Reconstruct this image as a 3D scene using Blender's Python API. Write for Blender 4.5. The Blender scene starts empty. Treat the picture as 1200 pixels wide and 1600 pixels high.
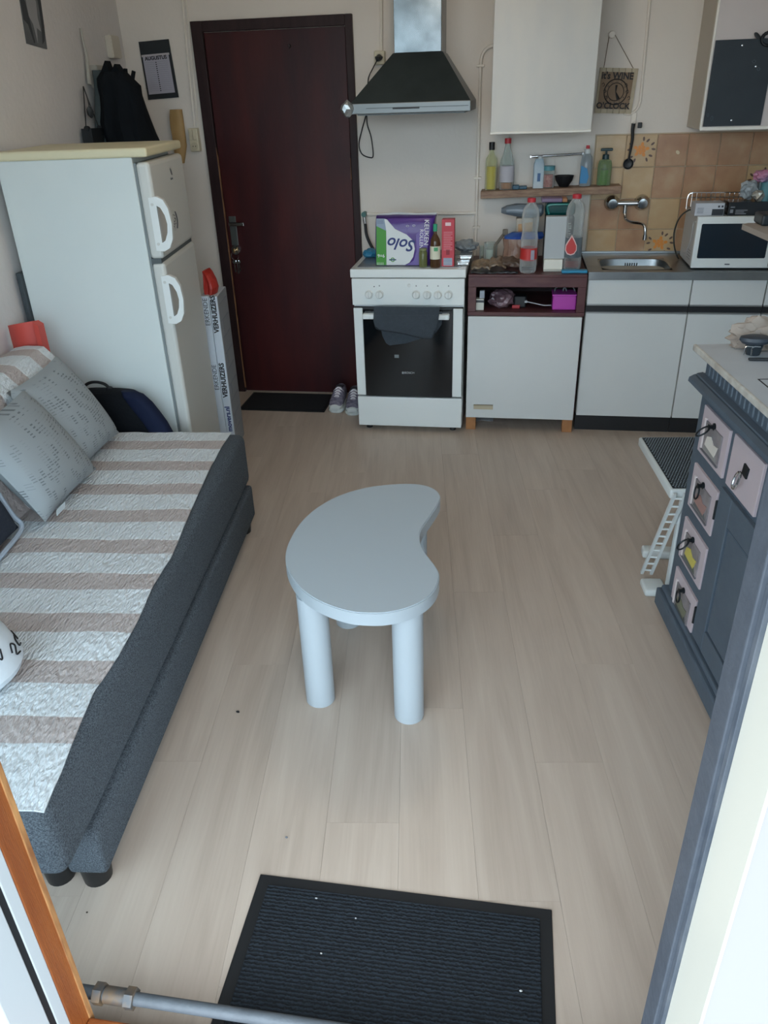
import bpy, bmesh, math, random
from mathutils import Vector, Matrix, noise
random.seed(7)
SC = bpy.context.scene
COL = SC.collection
R = math.radians
# ------------------------------------------------------------------ camera
FPX, PITCH, YAW, ROLL, CZ = 1203.208, 0.4965, 0.17092, -0.03386, 1.68516
FW = Vector((-math.sin(YAW)*math.cos(PITCH), math.cos(YAW)*math.cos(PITCH), -math.sin(PITCH)))
_r0 = Vector((math.cos(YAW), math.sin(YAW), 0)); _u0 = _r0.cross(FW)
RT = math.cos(ROLL)*_r0 + math.sin(ROLL)*_u0; UP = RT.cross(FW)
CAM = Vector((0, 0, CZ))
cd = bpy.data.cameras.new('camera'); co = bpy.data.objects.new('camera', cd); COL.objects.link(co)
cd.sensor_fit = 'VERTICAL'; cd.sensor_height = 24.0; cd.lens = 24.0*FPX/1600; cd.clip_start = 0.02
mm = Matrix((RT, UP, -FW)).transposed().to_4x4(); mm.translation = CAM; co.matrix_world = mm
SC.camera = co
# ------------------------------------------------------------------ light
w = bpy.data.worlds.new('sky'); SC.world = w; w.use_nodes = True
nt = w.node_tree; bg = nt.nodes['Background']; bg.inputs[1].default_value = 3.4          # even overcast sky over grey ground
tc = nt.nodes.new('ShaderNodeTexCoord'); sp = nt.nodes.new('ShaderNodeSeparateXYZ'); mr = nt.nodes.new('ShaderNodeMapRange'); mx = nt.nodes.new('ShaderNodeMix'); mx.data_type = 'RGBA'
mr.inputs[1].default_value = -.06; mr.inputs[2].default_value = .06
nt.links.new(tc.outputs['Generated'], sp.inputs[0]); nt.links.new(sp.outputs['Z'], mr.inputs[0]); nt.links.new(mr.outputs[0], mx.inputs[0])
mx.inputs[6].default_value = (.20, .20, .19, 1); mx.inputs[7].default_value = (.76, .89, 1.0, 1); nt.links.new(mx.outputs[2], bg.inputs[0])
SC.view_settings.view_transform = 'Standard'; SC.view_settings.look = 'None'
SC.view_settings.gamma = 1.0; SC.view_settings.use_curve_mapping = False
SC.view_settings.exposure = 1.08

def ray(px, py): return (FW*FPX + RT*(px-600) - UP*(py-800)).normalized()
def PZ(px, py, z=0.0): d = ray(px, py); return CAM + d*((z-CZ)/d.z)
def PY(px, py, y): d = ray(px, py); return CAM + d*(y/d.y)
def PP(px, py, p0, n): d = ray(px, py); return CAM + d*((p0-CAM).dot(n)/d.dot(n))
# ------------------------------------------------------------------ materials
def lin(c):
    c = c/255.0
    return c/12.92 if c <= 0.04045 else ((c+0.055)/1.055)**2.4
def rgb(h): return (lin(int(h[0:2], 16)), lin(int(h[2:4], 16)), lin(int(h[4:6], 16)), 1)
MATS = {}
def M(name, h, rough=0.5, metal=0.0, noise_=None, bump=None, h2=None, spec=0.5, coat=0.0, sheen=0.0, stretch=None, sub=0):
    """procedural principled: base colour h mixed towards h2 by noise (scale, amount); bump = (scale, strength)"""
    if name in MATS: return MATS[name]
    m = bpy.data.materials.new(name); m.use_nodes = True; nt = m.node_tree; b = nt.nodes['Principled BSDF']
    b.inputs['Base Color'].default_value = rgb(h); b.inputs['Roughness'].default_value = rough
    b.inputs['Metallic'].default_value = metal; b.inputs['Specular IOR Level'].default_value = spec
    b.inputs['Coat Weight'].default_value = coat; b.inputs['Sheen Weight'].default_value = sheen
    if noise_ or bump:
        tc = nt.nodes.new('ShaderNodeTexCoord'); mp = nt.nodes.new('ShaderNodeMapping')
        nt.links.new(tc.outputs['Object'], mp.inputs[0])
        if stretch: mp.inputs['Scale'].default_value = stretch
    if noise_:
        n = nt.nodes.new('ShaderNodeTexNoise'); n.inputs['Scale'].default_value = noise_[0]; n.inputs['Detail'].default_value = 4
        nt.links.new(mp.outputs[0], n.inputs['Vector'])
        cr = nt.nodes.new('ShaderNodeValToRGB'); cr.color_ramp.elements[0].position = 0.35; cr.color_ramp.elements[1].position = 0.68
        k = noise_[1]; a = rgb(h); c2 = rgb(h2 or h)
        cr.color_ramp.elements[0].color = a
        cr.color_ramp.elements[1].color = tuple(a[i]*(1-k)+c2[i]*k for i in range(3))+(1,)
        nt.links.new(n.outputs[0], cr.inputs[0]); nt.links.new(cr.outputs[0], b.inputs['Base Color'])
    if bump:
        n = nt.nodes.new('ShaderNodeTexNoise'); n.inputs['Scale'].default_value = bump[0]; n.inputs['Detail'].default_value = 3
        nt.links.new(mp.outputs[0], n.inputs['Vector'])
        bp = nt.nodes.new('ShaderNodeBump'); bp.inputs['Strength'].default_value = bump[1]; bp.inputs['Distance'].default_value = 0.01
        nt.links.new(n.outputs[0], bp.inputs['Height']); nt.links.new(bp.outputs[0], b.inputs['Normal'])
    MATS[name] = m; return m
def Glass(name, h, mix=0.22, rough=0.05):
    """thin clear plastic or glass: tinted transparency with a fresnel reflection"""
    if name in MATS: return MATS[name]
    m = bpy.data.materials.new(name); m.use_nodes = True; nt = m.node_tree; nt.nodes.clear()
    o = nt.nodes.new('ShaderNodeOutputMaterial'); t = nt.nodes.new('ShaderNodeBsdfTransparent'); g = nt.nodes.new('ShaderNodeBsdfPrincipled')
    t.inputs[0].default_value = rgb(h); g.inputs['Base Color'].default_value = rgb(h); g.inputs['Roughness'].default_value = rough
    g.inputs['Specular IOR Level'].default_value = 0.8
    lw = nt.nodes.new('ShaderNodeLayerWeight'); lw.inputs[0].default_value = 0.35
    mr = nt.nodes.new('ShaderNodeMapRange'); mr.inputs[3].default_value = mix; mr.inputs[4].default_value = 0.85
    nt.links.new(lw.outputs['Facing'], mr.inputs[0])
    mx = nt.nodes.new('ShaderNodeMixShader'); nt.links.new(mr.outputs[0], mx.inputs[0])
    nt.links.new(t.outputs[0], mx.inputs[1]); nt.links.new(g.outputs[0], mx.inputs[2]); nt.links.new(mx.outputs[0], o.inputs[0])
    MATS[name] = m; return m
WHITE = M('white enamel', 'DDE3E2', 0.3); WLAM = M('white laminate', 'CFD3D2', 0.35, noise_=(3, .35), h2='C2C8C9')
BLACK = M('black plastic', '14171B', 0.45); CHROME = M('chrome', 'C8CCD0', 0.12, 1.0); STEEL = M('brushed steel', '9FA4A6', 0.32, 1.0, noise_=(9, .5), h2='7C8184')
INK = M('black print', '15161A', 0.6); WINK = M('white print', 'E8E8EA', 0.6)
CREAMP = M('cream plastic', 'CFC6AC', 0.45)
# ------------------------------------------------------------------ mesh helpers
def bm_(): return bmesh.new()
def bx(bm, x0, x1, y0, y1, z0, z1, bev=0.0, seg=2):
    r = bmesh.ops.create_cube(bm, size=1.0)
    vs = r['verts']
    for v in vs:
        v.co = Vector(((x0+x1)/2+v.co.x*(x1-x0), (y0+y1)/2+v.co.y*(y1-y0), (z0+z1)/2+v.co.z*(z1-z0)))
    if bev > 0:
        es = list({e for v in vs for e in v.link_edges})
        bmesh.ops.bevel(bm, geom=es, offset=bev, segments=seg, affect='EDGES', profile=0.5)
    return bm
def prism(bm, pts, fn, d0, d1):
    """polygon pts (u,v); fn(u,v,d) -> Vector; closed solid between depth d0 and d1"""
    a = [bm.verts.new(fn(u, v, d0)) for u, v in pts]; b = [bm.verts.new(fn(u, v, d1)) for u, v in pts]
    n = len(pts); bm.faces.new(a); bm.faces.new(list(reversed(b)))
    for i in range(n): bm.faces.new((a[i], b[i], b[(i+1) % n], a[(i+1) % n]))
    bmesh.ops.recalc_face_normals(bm, faces=bm.faces[:]); return bm
def FZ(u, v, d): return Vector((u, v, d))       # plan outline, depth = z
def FYW(u, v, d): return Vector((u, d, v))      # elevation x,z ; depth = y
def FXW(u, v, d): return Vector((d, u, v))      # elevation y,z ; depth = x
def frame_of(p0, p1):
    z = (p1-p0).normalized(); x = z.orthogonal().normalized(); return x, z.cross(x), z
def cyl(bm, p0, p1, r0, r1=None, n=16):
    p0 = Vector(p0); p1 = Vector(p1); r1 = r0 if r1 is None else r1; x, y, z = frame_of(p0, p1)
    a = []; b = []
    for i in range(n):
        t = 2*math.pi*i/n; d = x*math.cos(t)+y*math.sin(t)
        a.append(bm.verts.new(p0+d*r0)); b.append(bm.verts.new(p1+d*r1))
    bm.faces.new(list(reversed(a))); bm.faces.new(b)
    for i in range(n): bm.faces.new((a[i], a[(i+1) % n], b[(i+1) % n], b[i]))
    return bm
def lathe(bm, prof, c=(0, 0, 0), n=24, sx=1.0, sy=1.0, ax=None):
    """profile of (r, h); ax=None -> around z; else axis vector"""
    c = Vector(c)
    if ax is None: X, Y, Z_ = Vector((1, 0, 0)), Vector((0, 1, 0)), Vector((0, 0, 1))
    else:
        Z_ = Vector(ax).normalized(); X = Z_.orthogonal().normalized(); Y = Z_.cross(X)
    rings = []
    for r, h in prof:
        if r < 1e-5: rings.append([bm.verts.new(c+Z_*h)])
        else: rings.append([bm.verts.new(c+X*(r*sx*math.cos(2*math.pi*i/n))+Y*(r*sy*math.sin(2*math.pi*i/n))+Z_*h) for i in range(n)])
    for a, b in zip(rings, rings[1:]):
        for i in range(n):
            j = (i+1) % n
            if len(a) == 1 and len(b) == 1: continue
            if len(a) == 1: bm.faces.new((a[0], b[j], b[i]))
            elif len(b) == 1: bm.faces.new((a[i], a[j], b[0]))
            else: bm.faces.new((a[i], a[j], b[j], b[i]))
    if len(rings[0]) > 1: bm.faces.new(list(reversed(rings[0])))
    if len(rings[-1]) > 1: bm.faces.new(rings[-1])
    return bm
def spline(pts, k=6):
    pts = [Vector(p) for p in pts]
    if len(pts) < 3: return pts
    out = []
    P_ = [pts[0]*2-pts[1]]+pts+[pts[-1]*2-pts[-2]]
    for i in range(1, len(P_)-2):
        a, b, c, d = P_[i-1:i+3]
        for j in range(k):
            t = j/k
            out.append(0.5*((2*b)+(c-a)*t+(2*a-5*b+4*c-d)*t*t+(3*b-a-3*c+d)*t**3))
    out.append(pts[-1]); return out
def tube(bm, pts, r, n=8, smooth=True, k=6, closed=False):
    pts = spline(pts, k) if smooth else [Vector(p) for p in pts]
    rings = []; x = None
    for i, p in enumerate(pts):
        if closed: t = (pts[(i+1) % len(pts)]-pts[i-1])
        else: t = (pts[min(i+1, len(pts)-1)]-pts[max(i-1, 0)])
        t = t.normalized()
        x = t.orthogonal().normalized() if x is None else (x-t*x.dot(t)).normalized()
        y = t.cross(x); rr = r(i/(len(pts)-1)) if callable(r) else r
        rings.append([bm.verts.new(p+(x*math.cos(2*math.pi*j/n)+y*math.sin(2*math.pi*j/n))*rr) for j in range(n)])
    prs = list(zip(rings, rings[1:]))+([(rings[-1], rings[0])] if closed else [])
    for a, b in prs:
        for j in range(n): bm.faces.new((a[j], a[(j+1) % n], b[(j+1) % n], b[j]))
    if not closed: bm.faces.new(list(reversed(rings[0]))); bm.faces.new(rings[-1])
    return bm
def loft(bm, rows, n=24, p=2.6, fold=0.0, kf=5, seed=0.0):
    """rows: (centre Vector, half width vector, half depth vector); superellipse rings, capped"""
    rings = []
    for k, (c, a, b) in enumerate(rows):
        ring = []
        for i in range(n):
            t = 2*math.pi*i/n; ct, s_ = math.cos(t), math.sin(t)
            u = math.copysign(abs(ct)**(2/p), ct); v = math.copysign(abs(s_)**(2/p), s_)
            f = 1+fold*math.sin(kf*t+seed+0.35*k)
            ring.append(bm.verts.new(Vector(c)+Vector(a)*u+Vector(b)*v*f))
        rings.append(ring)
    for a, b in zip(rings, rings[1:]):
        for i in range(n): bm.faces.new((a[i], a[(i+1) % n], b[(i+1) % n], b[i]))
    bm.faces.new(list(reversed(rings[0]))); bm.faces.new(rings[-1])
    bmesh.ops.recalc_face_normals(bm, faces=bm.faces[:]); return bm
def blob(bm, c, rad, amp=0.2, sc=6.0, sub=3, seed=0, flat=None):
    """crumpled lump: noise-displaced ico sphere with optional flat base at z=flat"""
    r = bmesh.ops.create_icosphere(bm, subdivisions=sub, radius=1.0)
    for v in r['verts']:
        d = v.co.normalized(); f = 1+amp*noise.noise(d*sc*0.35+Vector((seed*3.1, seed, 0)))+amp*0.6*noise.noise(d*sc+Vector((seed, 0, 7)))
        v.co = Vector(c)+Vector((d.x*rad[0], d.y*rad[1], d.z*rad[2]))*f
        if flat is not None and v.co.z < flat: v.co.z = flat
    return bm
def sheet(bm, nu, nv, fn, thick=0.004):
    """closed thin solid over a (u,v) grid"""
    P_ = [[Vector(fn(i/nu, j/nv)) for j in range(nv+1)] for i in range(nu+1)]
    def nrm(i, j):
        a = P_[min(i+1, nu)][j]-P_[max(i-1, 0)][j]; b = P_[i][min(j+1, nv)]-P_[i][max(j-1, 0)]
        n_ = a.cross(b); return n_.normalized() if n_.length > 1e-9 else Vector((0, 0, 1))
    A = [[bm.verts.new(P_[i][j]) for j in range(nv+1)] for i in range(nu+1)]
    B = [[bm.verts.new(P_[i][j]-nrm(i, j)*thick) for j in range(nv+1)] for i in range(nu+1)]
    for i in range(nu):
        for j in range(nv):
            bm.faces.new((A[i][j], A[i+1][j], A[i+1][j+1], A[i][j+1])); bm.faces.new((B[i][j], B[i][j+1], B[i+1][j+1], B[i+1][j]))
    for i in range(nu):
        bm.faces.new((A[i][0], B[i][0], B[i+1][0], A[i+1][0])); bm.faces.new((A[i][nv], A[i+1][nv], B[i+1][nv], B[i][nv]))
    for j in range(nv):
        bm.faces.new((A[0][j], A[0][j+1], B[0][j+1], B[0][j])); bm.faces.new((A[nu][j], B[nu][j], B[nu][j+1], A[nu][j+1]))
    return bm
# ------------------------------------------------------------------ object helpers
def link(name, me, mat, parent=None, smooth=False):
    o = bpy.data.objects.new(name, me); COL.objects.link(o)
    if mat: me.materials.append(mat)
    if smooth:
        for p in me.polygons: p.use_smooth = True
        try: me.set_sharp_from_angle(angle=R(38))
        except Exception: pass
    if parent: o.parent = parent
    return o
def obj(name, bm, mat, parent=None, smooth=False):
    bmesh.ops.recalc_face_normals(bm, faces=bm.faces[:])
    me = bpy.data.meshes.new(name); bm.to_mesh(me); bm.free(); return link(name, me, mat, parent, smooth)
FRAMES = {}
def T(name, label, cat, loc=(0, 0, 0), rz=0.0, group=None):
    o = bpy.data.objects.new(name, None); COL.objects.link(o); o.empty_display_size = 0.05
    o.location = loc; o.rotation_euler = (0, 0, rz)
    o['label'] = label; o['category'] = cat
    if group: o['group'] = group
    FRAMES[o.name] = Matrix.Translation(Vector(loc)) @ Matrix.Rotation(rz, 4, 'Z')
    return o
def top(p):
    while p.parent: p = p.parent
    return p
def part(par, name, bm, mat, w=True, smooth=False, label=None):
    """a part (or sub-part) of a thing; w: bm is in world space, else in the thing's own frame"""
    root = top(par)
    if w and root.name in FRAMES: bmesh.ops.transform(bm, matrix=FRAMES[root.name].inverted(), verts=bm.verts[:])
    o = obj(name, bm, mat, par, smooth)
    if label: o['label'] = label
    return o
def one(name, label, cat, bm, mat, smooth=False, group=None):
    """a thing that is one mesh, its origin put at the centre of its base"""
    xs = [v.co for v in bm.verts]
    c = Vector(((min(v.x for v in xs)+max(v.x for v in xs))/2, (min(v.y for v in xs)+max(v.y for v in xs))/2, min(v.z for v in xs)))
    bmesh.ops.translate(bm, vec=-c, verts=bm.verts[:])
    o = obj(name, bm, mat, None, smooth); o.location = c; o['label'] = label; o['category'] = cat
    if group: o['group'] = group
    return o
def struct(name, bm, mat, label, cat, smooth=False):
    o = obj(name, bm, mat, None, smooth); o['kind'] = 'structure'; o['label'] = label; o['category'] = cat; return o
def text(par, name, body, size, pos, right, up, mat, w=True, align='CENTER', depth=0.0006, sx=1.0, bold=0.0, shear=0.0):
    cu = bpy.data.curves.new('t', 'FONT'); cu.body = body; cu.size = size; cu.align_x = align; cu.align_y = 'CENTER'; cu.extrude = depth; cu.offset = bold; cu.shear = shear
    cu.resolution_u = 3
    tmp = bpy.data.objects.new('t', cu); me = bpy.data.meshes.new_from_object(tmp); bpy.data.objects.remove(tmp); bpy.data.curves.remove(cu)
    r = Vector(right).normalized(); u = Vector(up).normalized(); n = r.cross(u)
    mt = Matrix((r*sx, u, n)).transposed().to_4x4(); mt.translation = Vector(pos)
    root = top(par)
    if w and root.name in FRAMES: mt = FRAMES[root.name].inverted() @ mt
    me.transform(mt); me.name = name
    return link(name, me, mat, par)
# ================================================================== THE ROOM
D = 4.6386                                            # kitchen wall
THW = R(4.5)                                          # left wall runs slightly askew
WP = Vector((-2.16, D, 0)); WN = Vector((math.cos(THW), math.sin(THW), 0)); WA = Vector((-math.sin(THW), math.cos(THW), 0))
XR, YN, HC = 1.46, 0.70, 2.55
def wx(y): return -2.16+math.tan(THW)*(D-y)
def PL(px, py, off=0.0): return PP(px, py, WP+WN*off, WN)
WALLM = M('cream wall paint', 'E2DBD2', 0.85, noise_=(2.2, .6), h2='D8D1C8', bump=(55, .10))
WALLL = M('white plaster', 'D9D5D2', 0.9, noise_=(1.6, .7), h2='C6C5C5', bump=(40, .16))
CEILM = M('white ceiling paint', 'ECE9E4', 0.9, bump=(60, .05))
# ---- floor of oak-look boards laid parallel to the side walls
def wood_floor():
    m = bpy.data.materials.new('oak board'); m.use_nodes = True; nt = m.node_tree; b = nt.nodes['Principled BSDF']
    tc = nt.nodes.new('ShaderNodeTexCoord'); mp = nt.nodes.new('ShaderNodeMapping'); oi = nt.nodes.new('ShaderNodeObjectInfo')
    mp.inputs['Rotation'].default_value = (0, 0, R(-7)); nt.links.new(tc.outputs['Object'], mp.inputs[0])
    ad = nt.nodes.new('ShaderNodeVectorMath'); ad.operation = 'ADD'
    sc_ = nt.nodes.new('ShaderNodeVectorMath'); sc_.operation = 'SCALE'; sc_.inputs['Scale'].default_value = 37.0
    cb = nt.nodes.new('ShaderNodeCombineXYZ'); nt.links.new(oi.outputs['Random'], cb.inputs[0]); nt.links.new(oi.outputs['Random'], cb.inputs[2])
    nt.links.new(cb.outputs[0], sc_.inputs[0]); nt.links.new(mp.outputs[0], ad.inputs[0]); nt.links.new(sc_.outputs[0], ad.inputs[1])
    s1 = nt.nodes.new('ShaderNodeMapping'); s1.inputs['Scale'].default_value = (14, 1.1, 1); nt.links.new(ad.outputs[0], s1.inputs[0])
    n1 = nt.nodes.new('ShaderNodeTexNoise'); n1.inputs['Scale'].default_value = 1.0; n1.inputs['Detail'].default_value = 5; n1.inputs['Distortion'].default_value = 1.2
    nt.links.new(s1.outputs[0], n1.inputs[0])
    s2 = nt.nodes.new('ShaderNodeMapping'); s2.inputs['Scale'].default_value = (130, 5, 1); nt.links.new(ad.outputs[0], s2.inputs[0])
    n2 = nt.nodes.new('ShaderNodeTexNoise'); n2.inputs['Scale'].default_value = 1.0; n2.inputs['Detail'].default_value = 3; nt.links.new(s2.outputs[0], n2.inputs[0])
    mx = nt.nodes.new('ShaderNodeMath'); mx.operation = 'MULTIPLY_ADD'; mx.inputs[1].default_value = 0.30; nt.links.new(n2.outputs[0], mx.inputs[0]); nt.links.new(n1.outputs[0], mx.inputs[2])
    cr = nt.nodes.new('ShaderNodeValToRGB'); e = cr.color_ramp.elements
    e[0].position = 0.40; e[0].color = rgb('AFA092'); e[1].position = 0.90; e[1].color = rgb('C3B5A7')
    x = cr.color_ramp.elements.new(0.62); x.color = rgb('B9AA9C')
    nt.links.new(mx.outputs[0], cr.inputs[0])
    hs = nt.nodes.new('ShaderNodeHueSaturation'); mr = nt.nodes.new('ShaderNodeMapRange'); mr.inputs[3].default_value = 0.96; mr.inputs[4].default_value = 1.03
    nt.links.new(oi.outputs['Random'], mr.inputs[0]); nt.links.new(mr.outputs[0], hs.inputs['Value']); nt.links.new(cr.outputs[0], hs.inputs['Color'])
    nt.links.new(hs.outputs[0], b.inputs['Base Color']); b.inputs['Roughness'].default_value = 0.42
    bp = nt.nodes.new('ShaderNodeBump'); bp.inputs['Strength'].default_value = 0.12; bp.inputs['Distance'].default_value = 0.004
    nt.links.new(n2.outputs[0], bp.inputs['Height']); nt.links.new(bp.outputs[0], b.inputs['Normal'])
    return m
OAK = wood_floor()
floor = struct('floor', prism(bm_(), [(wx(.6)-.1, .6), (XR+.1, .6), (XR+.1, D+.05), (-2.30, D+.05)], FZ, -.08, -.012), M('subfloor', '8E7C68', .8), 'pale oak-look board floor of the room', 'floor')
poly = [(wx(YN)-.02, YN), (XR+.02, YN), (XR+.02, D), (wx(D)-.02, D)]
def clip(pl, poly):
    out = pl
    for i in range(len(poly)):
        a = Vector(poly[i]); b = Vector(poly[(i+1) % len(poly)]); e = b-a; src = out; out = []
        if not src: return []
        def ins(p): return e.x*(p[1]-a.y)-e.y*(p[0]-a.x) >= -1e-9
        for j in range(len(src)):
            p, q = src[j-1], src[j]; ip, iq = ins(p), ins(q)
            if ip != iq:
                dp = e.x*(p[1]-a.y)-e.y*(p[0]-a.x); dq = e.x*(q[1]-a.y)-e.y*(q[0]-a.x); t = dp/(dp-dq)
                out.append((p[0]+(q[0]-p[0])*t, p[1]+(q[1]-p[1])*t))
            if iq: out.append(q)
    return out
TP = R(7); fa = Vector((-math.sin(TP), math.cos(TP))); fx = Vector((math.cos(TP), math.sin(TP)))
PWD, PLN = 0.192, 1.285
O_ = Vector((-.590, 1.197))
for i in range(-10, 14):
    off = [0.0, .43, .86, .21, .64, 1.07][i % 6]
    for k in range(-2, 5):
        g = .00025
        c = [O_+fx*(i*PWD+a)+fa*(off-.3+k*PLN+b) for a, b in ((g, g), (PWD-g, g), (PWD-g, PLN-g), (g, PLN-g))]
        pl = clip([tuple(p) for p in c], poly)
        if len(pl) < 3: continue
        ar = abs(sum(pl[j-1][0]*pl[j][1]-pl[j][0]*pl[j-1][1] for j in range(len(pl))))/2
        if ar < .002: continue
        obj('floor_board', prism(bm_(), pl, FZ, -.012, 0.0), OAK, floor)
# ---- walls, ceiling
wall_back = struct('wall_back', bx(bm_(), -2.45, XR+.1, D, D+.12, -.05, HC), WALLM, 'cream painted kitchen wall with the red-brown door', 'wall')
bl = bm_(); prism(bl, [(wx(.55), .55), (-2.16, D), (-2.30, D), (wx(.55)-.14, .55)], FZ, -.05, HC)
wall_left = struct('wall_left', bl, WALLL, 'white plaster wall behind the sofa and refrigerator', 'wall')
wall_right = struct('wall_right', bx(bm_(), XR, XR+.12, .55, D, -.05, HC), WALLL, 'white wall beside the dresser', 'wall')
ceiling = struct('ceiling', bx(bm_(), -2.45, XR+.1, .4, D+.1, HC, HC+.1), CEILM, 'plain white ceiling above the room', 'ceiling')
# front wall: sill under the glazing, lintel above, solid pier on the right
bf = bm_(); bx(bf, wx(.6)-.1, XR+.1, .60, .745, 2.42, HC); bx(bf, .2835, .62, .60, .69, -.05, 2.42); bx(bf, .62, XR+.1, .60, .70, -.05, .85); bx(bf, XR-.06, XR+.1, .60, .70, .85, 2.42); bx(bf, wx(.6)-.1, -1.72, .60, .745, -.05, 2.42)
bx(bf, -1.72, .345, .60, .745, -.10, .05)
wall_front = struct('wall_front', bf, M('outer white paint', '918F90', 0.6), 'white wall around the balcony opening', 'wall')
struct('shade_slab', bx(bm_(), -2.6, 2.4, -.45, .60, 2.56, 2.70), M('added slab grey', 'B9B6B0', .9), 'added unseen slab over the opening that cuts the high sky light', 'added slab')  # unseen overhang added to hold back high sky light near the opening
struct('bounce_floor', bx(bm_(), -2.6, 2.4, -1.9, .60, -.22, -.10), M('bounce floor grey', '8E8B86', .9), 'added unseen grey floor outside the opening that bounces daylight', 'added floor')  # unseen outdoor floor, added in grey for bounced daylight
# ---- fill lamp added out of view to warm and brighten the back wall
lm = bpy.data.materials.new('fill lamp glow'); lm.use_nodes = True; lb_ = lm.node_tree.nodes['Principled BSDF']; lb_.inputs['Emission Color'].default_value = (1, .80, .58, 1); lb_.inputs['Emission Strength'].default_value = 7.5
cl_ = T('fill_lamp', 'added unseen globe lamp giving warm fill light to the room', 'lamp', (-.35, 2.9, 2.30))
part(cl_, 'fill_lamp_globe', lathe(bm_(), [(.13*math.sin(k*math.pi/12), -.13*math.cos(k*math.pi/12)) for k in range(13)], (-.35, 2.9, 2.36), n=24), lm, smooth=True)
part(cl_, 'fill_lamp_plate', lathe(bm_(), [(.09, 0), (.08, .03), (.03, .045), (.03, .07)][::-1] and [(.03, 0), (.03, .03), (.08, .045), (.09, .075)], (-.35, 2.9, HC-.076), n=24), WHITE, smooth=True)
# ---- wooden post and threshold at the balcony opening
WOOD = M('orange varnished wood', '7E421E', 0.38, noise_=(7, .8), h2='955528', stretch=(6, 6, .5), bump=(70, .2))
WEDGE = M('worn wood edge', 'B58552', 0.7, noise_=(18, .9), h2='7A4A28', stretch=(4, 4, .6))
tr = struct('trim_1', bx(bm_(), -.806, -.757, .712, .765, .05, 2.42, .002), WOOD, 'orange-brown varnished wooden post at the balcony opening', 'post')
part(tr, 'worn_edge', bx(bm_(), -.7595, -.7545, .755, .7668, .05, 2.42, .001), WEDGE)
part(tr, 'worn_edge', bx(bm_(), -.7665, -.7605, .762, .7668, .05, 2.42, .001), WOOD)
struct('trim_2', bx(bm_(), -.757, .268, .69, .757, .05, .098, .004), WOOD, 'orange-brown wooden threshold under the grey pipe', 'threshold')
# ---- white window frame left of the post
PVC = M('white window plastic', 'B4BABD', 0.35)
w1 = T('window_1', 'white plastic window frame with black seal beside the wooden post', 'window', (-1.2, .66, .05)); w1['kind'] = 'structure'
fr = bm_()
bx(fr, -.838, -.7575, .686, .7115, .05, 2.42, .002); bx(fr, -1.72, -1.66, .60, .7115, .05, 2.42, .002); bx(fr, -1.66, -.838, .60, .7115, .05, .11, .002); bx(fr, -1.66, -.838, .60, .7115, 2.36, 2.42, .002)
part(w1, 'frame', fr, PVC)
part(w1, 'sash', bx(bm_(), -.838, -.7575, .600, .6725, .05, 2.42, .003), PVC)
part(w1, 'seal', bx(bm_(), -.836, -.7595, .6725, .686, .05, 2.42), M('black rubber', '101418', .6))
part(w1, 'pane', bx(bm_(), -1.66, -.838, .65, .656, .11, 2.36), Glass('window glass', 'F4FAFC', .04, .01))
w2 = T('added_window', 'added unseen window letting more daylight in right of the balcony opening', 'window', (1.0, .65, .85)); w2['kind'] = 'structure'  # unseen window added to balance the daylight in the room
b = bm_(); bx(b, .62, .67, .63, .69, .85, 2.42, .003); bx(b, XR-.11, XR-.06, .63, .69, .85, 2.42, .003); bx(b, .67, XR-.11, .63, .69, .85, .90, .003); bx(b, .67, XR-.11, .63, .69, 2.37, 2.42, .003); part(w2, 'frame', b, PVC)  # frame of the added unseen window
part(w2, 'pane', bx(bm_(), .67, XR-.11, .655, .66, .90, 2.37), MATS['window glass'])  # pane of the added unseen window
# ---- right jamb: slate-painted inner edge, white frame
SLATE = M('slate blue paint', '454C56', 0.55, noise_=(30, .5), h2='545B65', bump=(60, .15))
j = struct('trim_3', bx(bm_(), .268, .296, .7125, .765, .05, 2.42, .002), SLATE, 'slate blue painted jamb edge in front of the dresser', 'door jamb')
part(j, 'paint_edge', bx(bm_(), .274, .2835, .7005, .7125, .05, 2.42, .001), M('chipped grey paint', '5C626A', .7, noise_=(40, .9), h2='3A4452', stretch=(1, 1, .25)))
part(j, 'white_frame', bx(bm_(), .2795, .2835, .5985, .7005, .05, 2.42, .001), M('ivory gloss paint', 'D2D0C4', .35))
# ---- heating pipe along the threshold
PIPEM = M('grey painted pipe', '565C62', 0.55, noise_=(25, .6), h2='484E54', bump=(60, .2))
pp = T('heating_pipe', 'grey metal pipe with screw fitting running low along the threshold', 'pipe', (-.3, .79, .0))
part(pp, 'tube', cyl(bm_(), (-.83, .792, .117), (.9, .792, .117), .0125, n=20), PIPEM, smooth=True)
ft = bm_(); cyl(ft, (-.735, .792, .117), (-.68, .792, .117), .0165, n=20)
fo = part(pp, 'fitting', ft, M('tarnished brass', '5C5F62', .5, .5, noise_=(40, .7), h2='8A6E4A'), smooth=True)
for x in (-.748, -.681): part(pp, 'nut', cyl(bm_(), (x-.009, .792, .117), (x+.009, .792, .117), .0215, n=6), MATS['tarnished brass'])
for x in (-.80, .86): part(pp, 'bracket', bx(bm_(), x-.012, x+.012, .784, .80, 0, .118, .002), PIPEM)
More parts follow.
